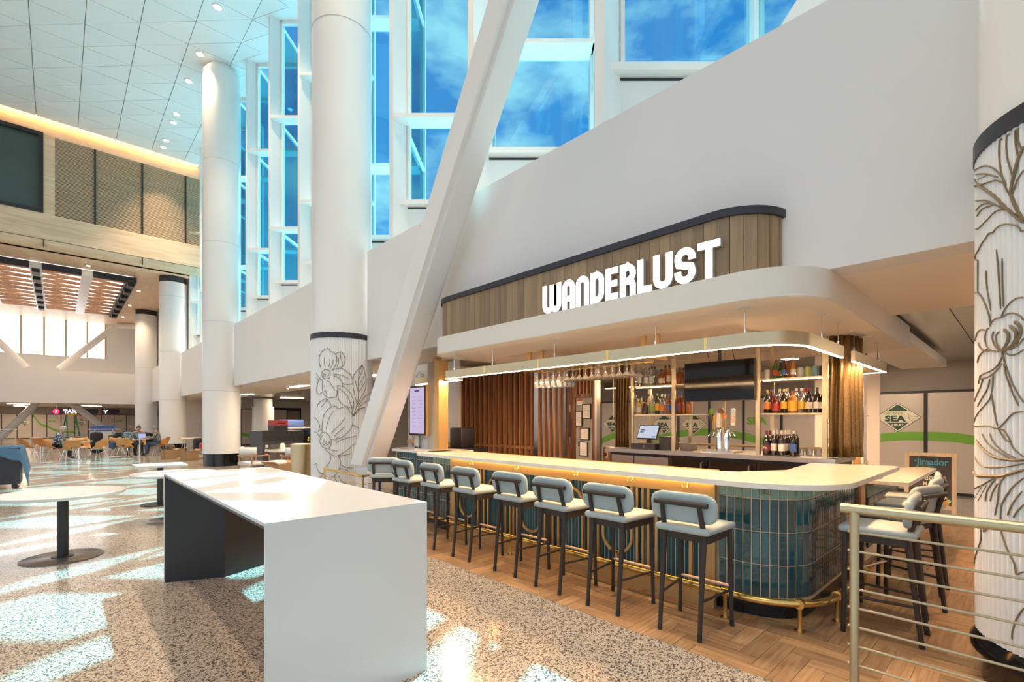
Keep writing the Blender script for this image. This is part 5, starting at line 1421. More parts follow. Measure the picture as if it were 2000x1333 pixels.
MB().lathe([(.24, 0), (.24, .98), (.20, 1.0), (.0, 1.0)], 40).build('drum', M['paleb'], bn, True)
o = MB().box(4.35, 4.5, 10.95, 11.2, 0, 1.2).build('black_divider', M['black']); tag(o, 'narrow black divider beside the brass bin', 'divider')
def lounge_chair(x, y, a, label):
    t = empty('armchair', (x, y, 0), a, label, 'armchair', 'cream armchairs with walnut frames')
    rbox('seat_pad', M['tabletop'], .56, .56, .09, .04, 3, t, (0, 0, .43)); 
    b = MB(); m_ = 12
    vs = []
    for z in (.62, .86):
        for i in range(m_+1):
            an = PI*.62+PI*.76*i/m_
            vs.append((.34*math.cos(an), .34*math.sin(an), z+.0))
    b.add(vs, [(i, i+1, m_+2+i, m_+1+i) for i in range(m_)])
    o = b.build('back_pad', M['tabletop'], t, True); md = o.modifiers.new('thick', 'SOLIDIFY'); md.thickness = .06
    MB().tube([(.30*1.0, .30, .64)] + [(.36*math.cos(PI*.3+PI*1.4*i/14), .36*math.sin(PI*.3+PI*1.4*i/14), .64) for i in range(15)], .018, 8).build('arm_rail', M['slatwood'], t, True)
    for sx, sy in ((.26, .28), (.26, -.28), (-.24, .27), (-.24, -.27)): MB().cyl((sx, sy, 0), (sx*.95, sy, .64), .018, n=8).build('leg', M['slatwood'], t, True)
lounge_chair(3.75, 13.9, PI*.1, 'cream armchair nearer the tall white column')
lounge_chair(4.55, 13.1, PI*.5, 'cream armchair nearer the brass bin')
lounge_chair(5.75, 13.9, PI*1.0, 'cream armchair beyond the low table')
t = empty('lounge_table', (4.75, 14.0, 0), 0, 'pale lounge table with walnut legs behind the armchairs', 'table')
MB().lathe([(.62, .70), (.64, .72), (.64, .74)], 40).build('top', M['stone'], t, True)
for a in (0, PI/2, PI, 1.5*PI): MB().cyl((.4*math.cos(a), .4*math.sin(a), 0), (.4*math.cos(a), .4*math.sin(a), .7), .025, n=8).build('leg', M['slatwood'], t, True)
o = empty('paper_bag', (4.45, 13.85, .74), .3, 'small crumpled white paper bag on the lounge table', 'bag'); MB().hexa([(-.07, -.05, 0), (.07, -.05, 0), (.07, .05, 0), (-.07, .05, 0), (-.05, -.03, .2), (.06, -.02, .17), (.05, .03, .2), (-.06, .03, .18)]).build('bag', lmat('white'), o)
def carton(x, y, a, s, label, fill=False):
    t = empty('open_carton', (x, y, 0), a, label, 'carton', 'open cardboard boxes')
    m = mat('cardboard', (.42, .25, .12), .8)
    w_, h_ = s
    for q in ((-w_/2, -w_/2+.01, -w_/2, w_/2), (w_/2-.01, w_/2, -w_/2, w_/2), (-w_/2, w_/2, -w_/2, -w_/2+.01), (-w_/2, w_/2, w_/2-.01, w_/2)): MB().box(*q, 0, h_).build('side', m, t)
    MB().box(-w_/2, w_/2, -w_/2, w_/2, 0, .01).build('bottom', m, t)
    for s_ in (-1, 1): MB().hexa([(s_*w_/2, -w_/2, h_), (s_*w_/2, w_/2, h_), (s_*(w_/2+.1), w_/2, h_+.06), (s_*(w_/2+.1), -w_/2, h_+.06), (s_*w_/2, -w_/2, h_+.008), (s_*w_/2, w_/2, h_+.008), (s_*(w_/2+.1), w_/2, h_+.068), (s_*(w_/2+.1), -w_/2, h_+.068)]).build('flap', m, t)
    if fill: rbox('wrapping', lmat('white'), w_*.8, w_*.8, .16, .06, 2, t, (0, 0, h_))
carton(3.9, 12.5, .5, (.42, .5), 'open cardboard box with white wrapping beside the brass bin', True)
carton(3.25, 23.6, .1, (.42, .36), 'cardboard box by the column base, first from the seated people')
carton(3.75, 22.4, .25, (.45, .36), 'cardboard box by the column base, second from the seated people')
carton(3.75, 24.6, -.1, (.4, .36), 'cardboard box by the column base, third in the line')
# low zone columns and door
for i, (x, y) in enumerate(((8.3, 29.0), (8.6, 18.8))):
    t = empty('low_column', (x, y, 0), 0, ('white column with stepped capital far under the low ceiling', 'white column with stepped capital behind the flower column')[i], 'column', 'columns under the low ceiling', 'structure')
    MB().lathe([(.55, 0), (.55, 2.3)], 32).build('shaft', M['colwhite'], t, True); MB().lathe([(.47, 2.3), (.47, 2.75)], 32).build('capital', M['colwhite'], t, True)
dr = empty('door_1', (11.1, 33.9, 0), 0, 'dark framed double door at the back of the low zone', 'door', None, 'structure')
MB().box(-1.0, 1.0, 0, .08, 2.2, 2.4).box(-1.0, -.92, 0, .08, 0, 2.2).box(.92, 1.0, 0, .08, 0, 2.2).build('frame', M['black'], dr)
for s_ in (-1, 1): MB().box(min(0, s_*.9)+.01, max(0, s_*.9)-.01, .02, .06, 0, 2.2).build('door_leaf', M['duskwall'], dr)
for i in range(6): MB().box(-.9+i*.1, -.84+i*.1, -.01, 0, 2.27, 2.33).build('indicator', lmat('yellow'), dr)
t = empty('camera_dome', (10.9, 1.55, 2.82), 0, 'dark security camera dome on the metal ceiling', 'camera'); MB().lathe([(.12, -.03), (.12, 0)], 20).build('collar', M['white'], t, True); MB().lathe([(.1, -.03), (.085, -.08), (.03, -.11)], 20).build('dome', M['blackgloss'], t, True)
# track lamps in the low zone by the far columns
for i, (x, y) in enumerate(((5.2, 27.0), (5.4, 25.6), (5.3, 16.0))):
    t = empty('spot_lamp', (x, y, 2.62), 0, ('small bright spot lamp past the second plain column', 'second small bright spot lamp past the plain columns', 'small spot lamp under the low ceiling behind the tall column')[i], 'spot lamp', 'spot lamps under the low ceiling')
    MB().cyl((0, 0, 0), (0, 0, .115), .012, n=6).build('stem', M['white'], t); MB().lathe([(.03, -.06), (.05, 0), (.04, .02)], 12).build('head', M['white'], t, True); MB().lathe([(.028, -.065), (.028, -.06)], 12).build('bulb', emis('spot_bulb', (1, .75, .45), 60), t)

# ------------------------------------------------------------------ seating area far down the hall
def make_chair():
    r = empty('shell_chair', (0, 0, 0))
    b = MB(); nu, nv = 14, 12; vs = []
    for j in range(nv+1):
        v_ = j/nv
        for i in range(nu+1):
            u = -1+2*i/nu
            if v_ < .45: x = .22-.44*(v_/.45); z = .44-.02*math.cos(v_/.45*PI)
            else: f = (v_-.45)/.55; x = -.22-.13*f; z = .46+.36*f**1.1
            half = .235+.03*math.sin(v_*PI)
            wrap = max(0, 1-abs(v_-.55)/.5)
            y = half*u
            z += .17*wrap*abs(u)**3; x += .16*wrap*abs(u)**2.5*(1 if v_ > .4 else .3)
            vs.append((x, y, z))
    fs_ = []
    for j in range(nv):
        for i in range(nu):
            if 5 <= j <= 6 and 5 <= i <= 8: continue
            a = j*(nu+1)+i; fs_.append((a, a+1, a+nu+2, a+nu+1))
    b.add(vs, fs_)
    o = b.build('shell', M['bent'], r, True, sharp=80); md = o.modifiers.new('thick', 'SOLIDIFY'); md.thickness = .012
    for sx, sy in ((.2, .2), (.2, -.2), (-.2, .2), (-.2, -.2)): MB().tube([(sx*.6, sy*.7, .42), (sx*1.25, sy*1.2, 0)], .009, 6).build('leg', M['chrome'], r, True)
    MB().tube([(.12, .14, .425), (.12, -.14, .425), (-.12, -.14, .425), (-.12, .14, .425)], .008, 6, closed=True).build('under_frame', M['chrome'], r, True)
    return r
chair = make_chair()
CH = [(.35, 25.0, 1.9, 'maple shell chair with its back to us at the nearer cafe table, empty'), (1.15, 25.1, 2.5, 'maple shell chair at the nearer cafe table, opposite the woman'), (-.05, 26.7, -.3, 'maple shell chair in which the grey-haired woman sits'),
      (.75, 27.2, -1.4, 'maple shell chair on the far side of the nearer cafe table'), (-.9, 28.3, .4, 'maple shell chair standing alone behind the grey-haired woman'), (-.5, 29.2, .9, 'second maple shell chair behind the grey-haired woman'),
      (2.05, 25.9, 1.1, 'maple shell chair of the person in the dark patterned shirt'), (2.0, 27.8, -.2, 'maple shell chair with a jacket over it beside the far cafe table'), (3.35, 26.55, 2.75, 'maple shell chair of the person in the grey cap'), (2.75, 28.4, -1.6, 'maple shell chair on the far side of the farther cafe table')]
for i, (x, y, a, lb) in enumerate(CH):
    o = chair if i == 0 else copy_tree(chair)
    o.location = (x, y, 0); o.rotation_euler = (0, 0, a); tag(o, lb, 'chair', 'maple shell chairs')
def cafe_table(x, y, label):
    t = empty('cafe_table', (x, y, 0), 0, label, 'table', 'round cafe tables')
    MB().lathe([(.42, .715), (.43, .725), (.43, .74)], 32).build('top', M['tabletop'], t, True); MB().cyl((0, 0, .01), (0, 0, .715), .04, n=14).build('pole', M['chrome'], t, True); MB().lathe([(.27, 0), (.27, .01), (.05, .025)], 28).build('base', M['chrome'], t, True)
cafe_table(.62, 25.9, 'round cafe table with paper cup before the grey-haired woman')
cafe_table(2.65, 26.85, 'round cafe table with open laptop')
cafe_table(2.5, 29.6, 'round cafe table behind the laptop table')
cafe_table(-.6, 33.0, 'round cafe table far back near the ladder')
o = empty('paper_cup', (.38, 25.75, .74), 0, 'white paper cup on the nearer cafe table', 'cup'); MB().lathe([(.035, 0), (.048, .13)], 16).build('cup', lmat('white'), o, True); MB().lathe([(.05, .13), (.05, .145)], 16).build('lid', lmat('white'), o, True)
o = MB().box(.6, .85, 25.7, 25.85, .741, .765).build('phone_wallet', M['black']); tag(o, 'black wallet on the nearer cafe table', 'wallet')
lp = empty('laptop', (2.8, 26.75, .741), 2.1, 'open laptop with lilac screen on the cafe table', 'laptop')
MB().box(-.12, .12, -.17, .17, 0, .012).build('keyboard_half', M['steel'], lp); 
s_ = MB().box(-.006, .0, -.17, .17, 0, .23).build('screen_half', M['steel'], lp, loc=(.12, 0, .01), rot=(0, .25, 0)); MB().box(-.008, -.006, -.155, .155, .015, .215).build('display', emis('laptop_screen', (.42, .45, .70), .8), s_)
o = MB().box(2.45, 2.62, 26.85, 26.9, .741, .98).build('teal_folder', lmat('teal')); tag(o, 'teal folder standing beside the laptop', 'folder')

def person(name, loc, rz, pts, edges, radii, shirt, trousers, skin, hair, hairtype, label, waist, necks):
    """one skinned figure; local +x is the way the person faces. pts: joints; faces below waist get trousers"""
    t = empty(name, loc, rz, label, 'person')
    keys = list(pts); idx = {k: i for i, k in enumerate(keys)}
    me = bpy.data.meshes.new('body'); me.from_pydata([pts[k] for k in keys], [(idx[a], idx[b]) for a, b in edges], [])
    o = obj('body', me, t)
    sk = o.modifiers.new('skin', 'SKIN'); sk.use_smooth_shade = True
    sv = me.skin_vertices[0].data
    for k in keys:
        r = radii[k]; sv[idx[k]].radius = r if isinstance(r, tuple) else (r, r); sv[idx[k]].use_root = (k == 'pelvis')
    ss = o.modifiers.new('sub', 'SUBSURF'); ss.levels = 2; ss.render_levels = 2
    bpy.context.view_layer.update()
    dg = bpy.context.evaluated_depsgraph_get()
    m2 = bpy.data.meshes.new_from_object(o.evaluated_get(dg)); o.modifiers.clear(); o.data = m2
    m2.materials.clear()
    for m in (shirt, trousers, skin, M['black']): m2.materials.append(m)
    W, Hd = pts['wristL'], pts['wristR']
    leg = {k: Vector(pts[k]) for k in ('hipL', 'hipR', 'kneeL', 'kneeR', 'ankleL', 'ankleR', 'toeL', 'toeR', 'pelvis')}
    def segd(p, a, b):
        ab = b-a; t_ = max(0, min(1, (p-a).dot(ab)/max(1e-9, ab.length_squared))); return (p-(a+ab*t_)).length
    for f in m2.polygons:
        c = f.center; mi = 0
        best = 1e9
        for a, b in edges:
            d = segd(c, Vector(pts[a]), Vector(pts[b])) 
            if d < best: best, e_ = d, (a, b)
        n = e_[0]+e_[1]
        if 'knee' in n or 'hip' in n or ('ankle' in n and 'toe' not in n): mi = 1
        if 'toe' in n: mi = 3
        if 'hand' in n or 'finger' in n or 'thumb' in n or 'head' in n or 'face' in n: mi = 2
        f.material_index = mi; f.use_smooth = True
    hd = Vector(pts['head'])
    head = empty('head_group', (0, 0, 0)); bpy.data.objects.remove(head)
    # head with nose, ears, eyes, mouth
    bm = bmesh.new(); bmesh.ops.create_uvsphere(bm, u_segments=20, v_segments=14, radius=1)
    for v in bm.verts:
        x, y, z = v.co
        j = 1-.22*max(0, -z)
        v.co = Vector((x*.098*j+.008*max(0, -z)*(x > 0), y*.076*j, z*.118))
        if x > .8 and abs(y) < .3 and -.35 < z < .12: v.co.x += .018
    for s_ in (-1, 1):
        for q, r_ in ((( -.005, s_*.076, -.005), (.014, .008, .03)),):
            bmesh.ops.create_icosphere(bm, subdivisions=1, radius=1, matrix=Matrix.Translation(q) @ Matrix.Diagonal((*r_, 1)))
    mh = bpy.data.meshes.new('head'); bm.to_mesh(mh); bm.free(); mh.materials.append(skin); mh.polygons.foreach_set('use_smooth', [True]*len(mh.polygons))
    tilt = necks
    ho = obj('head', mh, t, tuple(hd), (0, tilt, 0))
    for s_ in (-1, 1): MB().lathe([(.002, -.004), (.008, 0), (.002, .004)], 8).build('eye', M['black'], ho, loc=(.088, s_*.03, .012), rot=(0, PI/2, 0))
    MB().box(-.003, .003, -.022, .022, -.003, .003).build('mouth', mat('lip', (.35, .12, .1), .5), ho, loc=(.088, 0, -.055))
    bm = bmesh.new(); bmesh.ops.create_uvsphere(bm, u_segments=18, v_segments=12, radius=1)
    for v in bm.verts:
        x, y, z = v.co
        v.co = Vector((x*.112-.012, y*.090, z*.128+.014))
        if hairtype == 'long' and z < .2 and x < .35: v.co.z -= .12*(.35-x); v.co.y *= 1.12
        if x > .35 and z < .45: v.co.x = .05+(x-.35)*.01; v.co.y *= .8
        if hairtype != 'long' and z < -.35: v.co.z = -.03
        if hairtype == 'fluffy': v.co *= 1.06+.04*math.sin(31*x+17*y+23*z)
    mh = bpy.data.meshes.new('hair'); bm.to_mesh(mh); bm.free(); mh.materials.append(hair); mh.polygons.foreach_set('use_smooth', [True]*len(mh.polygons))
    obj('cap' if hairtype == 'cap' else 'hair', mh, ho)
    return t
def seated(lean=.1, armf=.34, armz=.80, tz=0):
    z = tz
    P = dict(pelvis=(-.02, 0, .53), waist=(-.02+lean*.3, 0, .68), chest=(-.03+lean, 0, .88), neck=(-.02+lean*1.3, 0, 1.05), head=(.03+lean*1.6, 0, 1.19), shL=(-.03+lean, .17, .99), shR=(-.03+lean, -.17, .99),
             elbowL=(.06+lean, .25, .77), elbowR=(.06+lean, -.25, .77), wristL=(armf, .14, armz), wristR=(armf, -.14, armz), handL=(armf+.07, .11, armz), handR=(armf+.07, -.11, armz),
             hipL=(.02, .09, .50), hipR=(.02, -.09, .50), kneeL=(.42, .11, .53), kneeR=(.42, -.11, .53), ankleL=(.44, .12, .09), ankleR=(.46, -.12, .09), toeL=(.60, .13, .045), toeR=(.62, -.13, .045))
    E = [('pelvis', 'waist'), ('waist', 'chest'), ('chest', 'neck'), ('neck', 'head'), ('chest', 'shL'), ('chest', 'shR'), ('shL', 'elbowL'), ('shR', 'elbowR'), ('elbowL', 'wristL'), ('elbowR', 'wristR'), ('wristL', 'handL'), ('wristR', 'handR'),
         ('pelvis', 'hipL'), ('pelvis', 'hipR'), ('hipL', 'kneeL'), ('hipR', 'kneeR'), ('kneeL', 'ankleL'), ('kneeR', 'ankleR'), ('ankleL', 'toeL'), ('ankleR', 'toeR')]
    Rr = dict(pelvis=(.15, .13), waist=(.14, .12), chest=(.155, .12), neck=.052, head=.05, shL=.07, shR=.07, elbowL=.05, elbowR=.05, wristL=.03, wristR=.03, handL=.032, handR=.032, hipL=.095, hipR=.095, kneeL=.065, kneeR=.065, ankleL=.045, ankleR=.045, toeL=.035, toeR=.035)
    for s_, sg_ in (('L', 1), ('R', -1)):
        hx, hy, hz = P['hand'+s_]
        for k, (dy, dx, dz) in enumerate(((.026, .055, -.012), (.009, .065, -.016), (-.009, .060, -.018), (-.026, .048, -.02))):
            nm = 'finger%d%s' % (k, s_); P[nm] = (hx+dx, hy+dy, hz+dz); E.append(('hand'+s_, nm)); Rr[nm] = .0085
        nm = 'thumb'+s_; P[nm] = (hx+.02, hy-sg_*.05, hz+.01); E.append(('hand'+s_, nm)); Rr[nm] = .0095
    return P, E, Rr
def patterned(name, c1, c2, sc=22):
    m, nt, b, out = new_mat(name); N, L = nt.nodes, nt.links
    tc_ = N.new('ShaderNodeTexCoord'); vo = N.new('ShaderNodeTexVoronoi'); vo.inputs['Scale'].default_value = sc
    r = N.new('ShaderNodeValToRGB'); r.color_ramp.interpolation = 'CONSTANT'; r.color_ramp.elements[0].color = c1+(1,); r.color_ramp.elements[1].color = c2+(1,); r.color_ramp.elements[1].position = .5
    sp = N.new('ShaderNodeSeparateColor'); L.new(tc_.outputs['Object'], vo.inputs['Vector']); L.new(vo.outputs['Color'], sp.inputs[0]); L.new(sp.outputs[0], r.inputs[0]); L.new(r.outputs[0], b.inputs['Base Color']); b.inputs['Roughness'].default_value = .8
    return m
skin = mat('skin', (.52, .30, .22), .5); dk = mat('black_cloth', (.015, .015, .018), .8); jean = mat('blue_denim', (.05, .09, .18), .8)
P, E, Rr = seated(.14, .34, .80)
person('person', (-.08, 26.68, 0), -.3, P, E, Rr, patterned('floral_blouse', (.42, .48, .58), (.05, .06, .10)), dk, skin, mat('grey_hair', (.46, .43, .40), .7, var=.2, vscale=60), 'fluffy', 'seated grey-haired person in blue patterned blouse looking down at a phone', .5, .35)
P, E, Rr = seated(.22, .36, .80)
person('person', (2.1, 25.95, 0), 1.1, P, E, Rr, patterned('dark_print_shirt', (.03, .03, .035), (.16, .17, .18)), dk, skin, mat('brown_hair', (.10, .06, .035), .6, var=.2, vscale=60), 'long', 'seated long-haired person in dark printed shirt at the laptop table', .5, .2)
P, E, Rr = seated(.10, .38, .82)
person('person', (3.3, 26.57, 0), 2.75, P, E, Rr, patterned('camouflage_jacket', (.10, .11, .10), (.22, .23, .21)), jean, skin, mat('grey_cap', (.20, .20, .19), .8), 'cap', 'seated person in grey cap and camouflage jacket opposite the laptop', .5, .1)
P, E, Rr = seated(.16, .36, .80)
person('person', (2.73, 28.35, 0), -1.6, P, E, Rr, mat('pink_shirt', (.45, .25, .30), .8), dk, skin, mat('black_hair', (.03, .022, .02), .6), 'short', 'seated dark-haired person on the far side of the laptop table', .5, .3)
o = empty('folded_jacket', (1.98, 27.78, .47), .2, 'dark blue jacket draped over a maple chair', 'jacket'); rbox('cloth', jean, .5, .48, .14, .06, 3, o, (0, 0, .07)); rbox('sleeve', jean, .14, .5, .3, .06, 3, o, (-.22, .05, -.02))
o = empty('backpack', (3.75, 26.9, 0), .4, 'grey rucksack on the floor beside the capped person', 'rucksack'); rbox('sack', mat('grey_canvas', (.20, .18, .15), .8), .3, .35, .45, .09, 3, o, (0, 0, .225)); rbox('pocket', M['black'], .1, .25, .2, .04, 3, o, (-.18, 0, .15))
o = empty('backpack', (1.35, 30.5, 0), .4, 'black rucksack standing behind the cafe chairs', 'rucksack'); rbox('sack', dk, .4, .45, 1.0, .12, 3, o, (0, 0, .5)); rbox('pocket', dk, .15, .35, .4, .05, 3, o, (-.2, 0, .35))
# step ladder
ld = empty('step_ladder', (.55, 38.0, 0), .3, 'green step ladder with yellow top before the far hoarding', 'ladder')
gm = mat('green_fibreglass', (.01, .14, .07), .4)
for s_ in (-1, 1):
    MB().beam((s_*.32, -.55, 0), (s_*.2, 0, 1.9), .07, .04).build('front_rail', gm, ld); MB().beam((s_*.32, .55, 0), (s_*.2, .02, 1.9), .06, .03).build('rear_rail', gm, ld)
for k in range(5): f = (k+1)/6; MB().box(-.31+.1*f, .31-.1*f, -.55+.5*f-.05, -.55+.5*f+.05, 1.9*f-.015, 1.9*f+.015).build('tread', M['steel'], ld)
rbox('top_cap', lmat('yellow'), .46, .2, .07, .015, 2, ld, (0, 0, 1.92))
# bits and pieces far down the hall
o = empty('high_table', (-2.6, 40.5, 0), 0, 'pale standing table near the far hoarding', 'table'); MB().box(-.9, .9, -.35, .35, 1.02, 1.06).build('top', M['stone'], o); MB().cyl((0, 0, 0), (0, 0, 1.02), .05, n=12).build('pole', M['steel'], o, True)
o = empty('high_table', (2.0, 37.6, 0), 0, 'pale standing table with steel legs by the dark bicycle', 'table'); MB().box(-.7, .7, -.35, .35, 1.02, 1.06).build('top', M['stone'], o)
for sx in (-.4, .4): MB().cyl((sx, 0, 0), (sx, 0, 1.02), .04, n=10).build('leg', M['steel'], o, True)
o = empty('equipment_box', (2.1, 41.0, 0), 0, 'white cabinet with blue top near the far brace', 'cabinet'); MB().box(-.6, .6, -.4, .4, 0, .85).build('body', M['tabletop'], o); MB().box(-.6, .6, -.4, .4, .85, 1.2).build('blue_top', lmat('blue'), o)
o = empty('kiosk', (-3.0, 32.5, 0), 0, 'white stand with blue header at the far left', 'kiosk'); MB().box(-.5, .5, -.3, .3, 0, .95).build('body', M['tabletop'], o); MB().box(-.5, .5, -.3, .3, .95, 1.25).build('header', lmat('blue'), o); MB().cyl((.3, 0, 1.25), (.3, 0, 2.3), .02, n=8).build('mast', M['steel'], o)
o = empty('tool_pile', (3.1, 36.4, 0), 0, 'heap of black equipment on a trolley near the far brace', 'equipment')
MB().box(-.9, 1.2, -.4, .4, .25, .32).build('deck', M['black'], o)
for k in range(9):
    rbox('black_case', dk, random.uniform(.4, .8), .4, random.uniform(.2, .5), .05, 2, o, (-.7+.2*k, random.uniform(-.2, .2), .45+.07*(k % 5)), (random.uniform(-.3, .3), random.uniform(-.4, .4), random.uniform(0, 3)))
for sx in (-.7, .9): MB().cyl((sx, -.4, .12), (sx, .4, .12), .12, n=14).build('wheel', M['black'], o, True)
o = empty('hand_truck', (4.35, 23.2, 0), 0, 'loaded blue-grey platform trolley beside the tall column', 'trolley'); MB().box(-.4, .4, -.6, .6, .25, .33).build('deck', lmat('paleb'), o)
for sx in (-.3, .3):
    for sy in (-.45, .45): MB().cyl((sx-.03, sy, .12), (sx+.03, sy, .12), .12, n=14).build('wheel', M['black'], o, True)
rbox('dark_bag', dk, .6, .7, .5, .1, 3, o, (0, .1, .58)); rbox('red_bag', lmat('red'), .4, .3, .3, .08, 3, o, (0, -.35, .5)); rbox('green_bag', lmat('green'), .3, .3, .2, .07, 3, o, (.1, 0, .9))
o = empty('folding_table', (4.7, 26.2, 0), 0, 'folding table with pale wood top past the plain column', 'table'); MB().box(-.7, .7, -.4, .4, .72, .76).build('top', M['palewood'], o)
for sx in (-.6, .6):
    for sy in (-.3, .3): MB().cyl((sx, sy, 0), (sx*.85, sy, .72), .018, n=8).build('leg', M['steel'], o, True)

# ------------------------------------------------------------------ flower line drawings printed on the columns
# strokes as (angle in mrad, height in mm) on the column surface
ART_L = '''1:3608,2508 3532,2615 3519,2731 3584,2822 3703,2883 3822,2910 3895,2892 3935,2846 4003,2840 4080,2806 4122,2748 4118,2656 4070,2574 3994,2505;1:4099,2806 4165,2830 4240,2843 4277,2844 4342,2788 4380,2719 4370,2649 4314,2578 4240,2542;1:4240,2831 4236,2773 4277,2682 4295,2612 4267,2560;1:3954,2493 4089,2522 4221,2536 4351,2515 4446,2471 4523,2432 4581,2387 4621,2330 4627,2266 4542,2244 4427,2234 4295,2253;1:4023,2424 4146,2419 4314,2398 4503,2344;1:3668,2333 3645,2264 3645,2148 3691,2055 3833,1990 3954,1979 4080,1990 4146,2054 4127,2089 4155,2147 4146,2205;1:4013,2389 4108,2378 4202,2344 4277,2287 4295,2230 4277,2177;1:3935,2424 3895,2360 3786,2338 3668,2362 3623,2427 3668,2490 3786,2511 3895,2487 3935,2424;1:3703,2379 3698,2426 3736,2431;1:3747,2379 3752,2419 3791,2419;1:3833,2378 3874,2407 3864,2441;1:3354,2784 3505,2773;1:3371,2456 3477,2383 3608,2334;1:3371,2363 3505,2325 3633,2328;1:3505,2325 3433,2233 3387,2117 3505,2051 3645,2090;1:3714,2738 3714,2634 3758,2552;1:3915,2724 3905,2632 3854,2545;1:4013,2701 3994,2609 3925,2528;1:3812,2309 3915,2262 4013,2181 4070,2112;1:3725,2228 3747,2124 3822,2048;1:4165,2749 4184,2657 4127,2563;1:4967,2635 4812,2538 4672,2437 4627,2330 4631,2202 4672,2062 4735,1922 4757,1840;1:4967,2635 5060,2502 5143,2387 5150,2267 5060,2131 4929,2009 4812,1900 4725,1792;1:4967,2635 4857,2492 4807,2336 4801,2159 4812,2041 4768,1875 4714,1769;1:4807,2336 4905,2447 4980,2522;1:4805,2218 4954,2342 5060,2431;1:4812,2089 4980,2212 5089,2312;1:4703,2321 4746,2205 4801,2112;1:4137,2211 4277,2200 4427,2150 4542,2071 4621,1979 4652,1874 4652,1768;1:4137,2211 4165,2147 4155,2043 4193,1939 4295,1858 4427,1825 4542,1791;1:4184,2159 4351,2080 4465,2000 4532,1896 4581,1779;1:5330,2086 5089,2025 4929,1925 4768,1805;1:5198,1937 5033,1892 4834,1805;1:5089,1809 4954,1795 4812,1766;1:3403,1802 3477,1871 3633,1928 3791,1967 3780,1927 3703,1858 3584,1801;1:3801,1967 3854,1915 3925,1875 3954,1817;1:3637,1330 3637,1453 3662,1576 3723,1674 3870,1772 4038,1821 4129,1815 4139,1785 4218,1779 4357,1810 4457,1792 4508,1737 4581,1700 4619,1613 4612,1477 4539,1378 4417,1304 4277,1237 4159,1207;1:4038,1735 3892,1613 3804,1453 3792,1391;1:4387,1613 4218,1477 4038,1367 3955,1306;1:4377,1440 4198,1342 4038,1244;1:4623,1613 4602,1787 4560,1862;1:4623,1620 4688,1713 4756,1864;1:4634,1626 4756,1739 4901,1841 4980,1868;1:4645,1632 4779,1727 4953,1791 5097,1806;1:3650,1330 3758,1324 3870,1275 3945,1195 3945,1097 3870,1036 3758,1029 3624,1071 3530,1156 3530,1255 3650,1330;1:3558,1187 3598,1243 3662,1262;1:3637,1114 3716,1158 3687,1194;1:3675,1084 3799,1134 3770,1170;1:3758,1072 3892,1122 3870,1171;1:3240,1614 3409,1564 3516,1489 3544,1403;1:3240,1339 3409,1316 3501,1255;1:3456,1329 3501,1366 3637,1397;1:3746,1023 3870,950 4017,894 4139,888 4297,935 4477,1007 4688,1115;1:4129,888 4337,892 4581,924;1:4159,888 4218,825 4234,751 4208,653 4139,568 4038,508 3913,483;1:4238,714 4377,675 4498,653 4634,649;1:4218,647 4377,632 4498,585;1:3934,901 3924,802 3848,728 3781,679;1:3392,671 3456,611 3585,553 3699,549 3585,491 3501,452;1:3240,703 3392,733 3409,671;1:3955,1195 4099,1189 4159,1244;1:4756,1257 4498,1229 4258,1182 4099,1134;1:4612,1464 4733,1439 4826,1401;1:4058,495 4099,434 4139,372;1:4178,519 4238,444 4317,380 4437,358;1:3859,1023 3997,987 4159,980'''
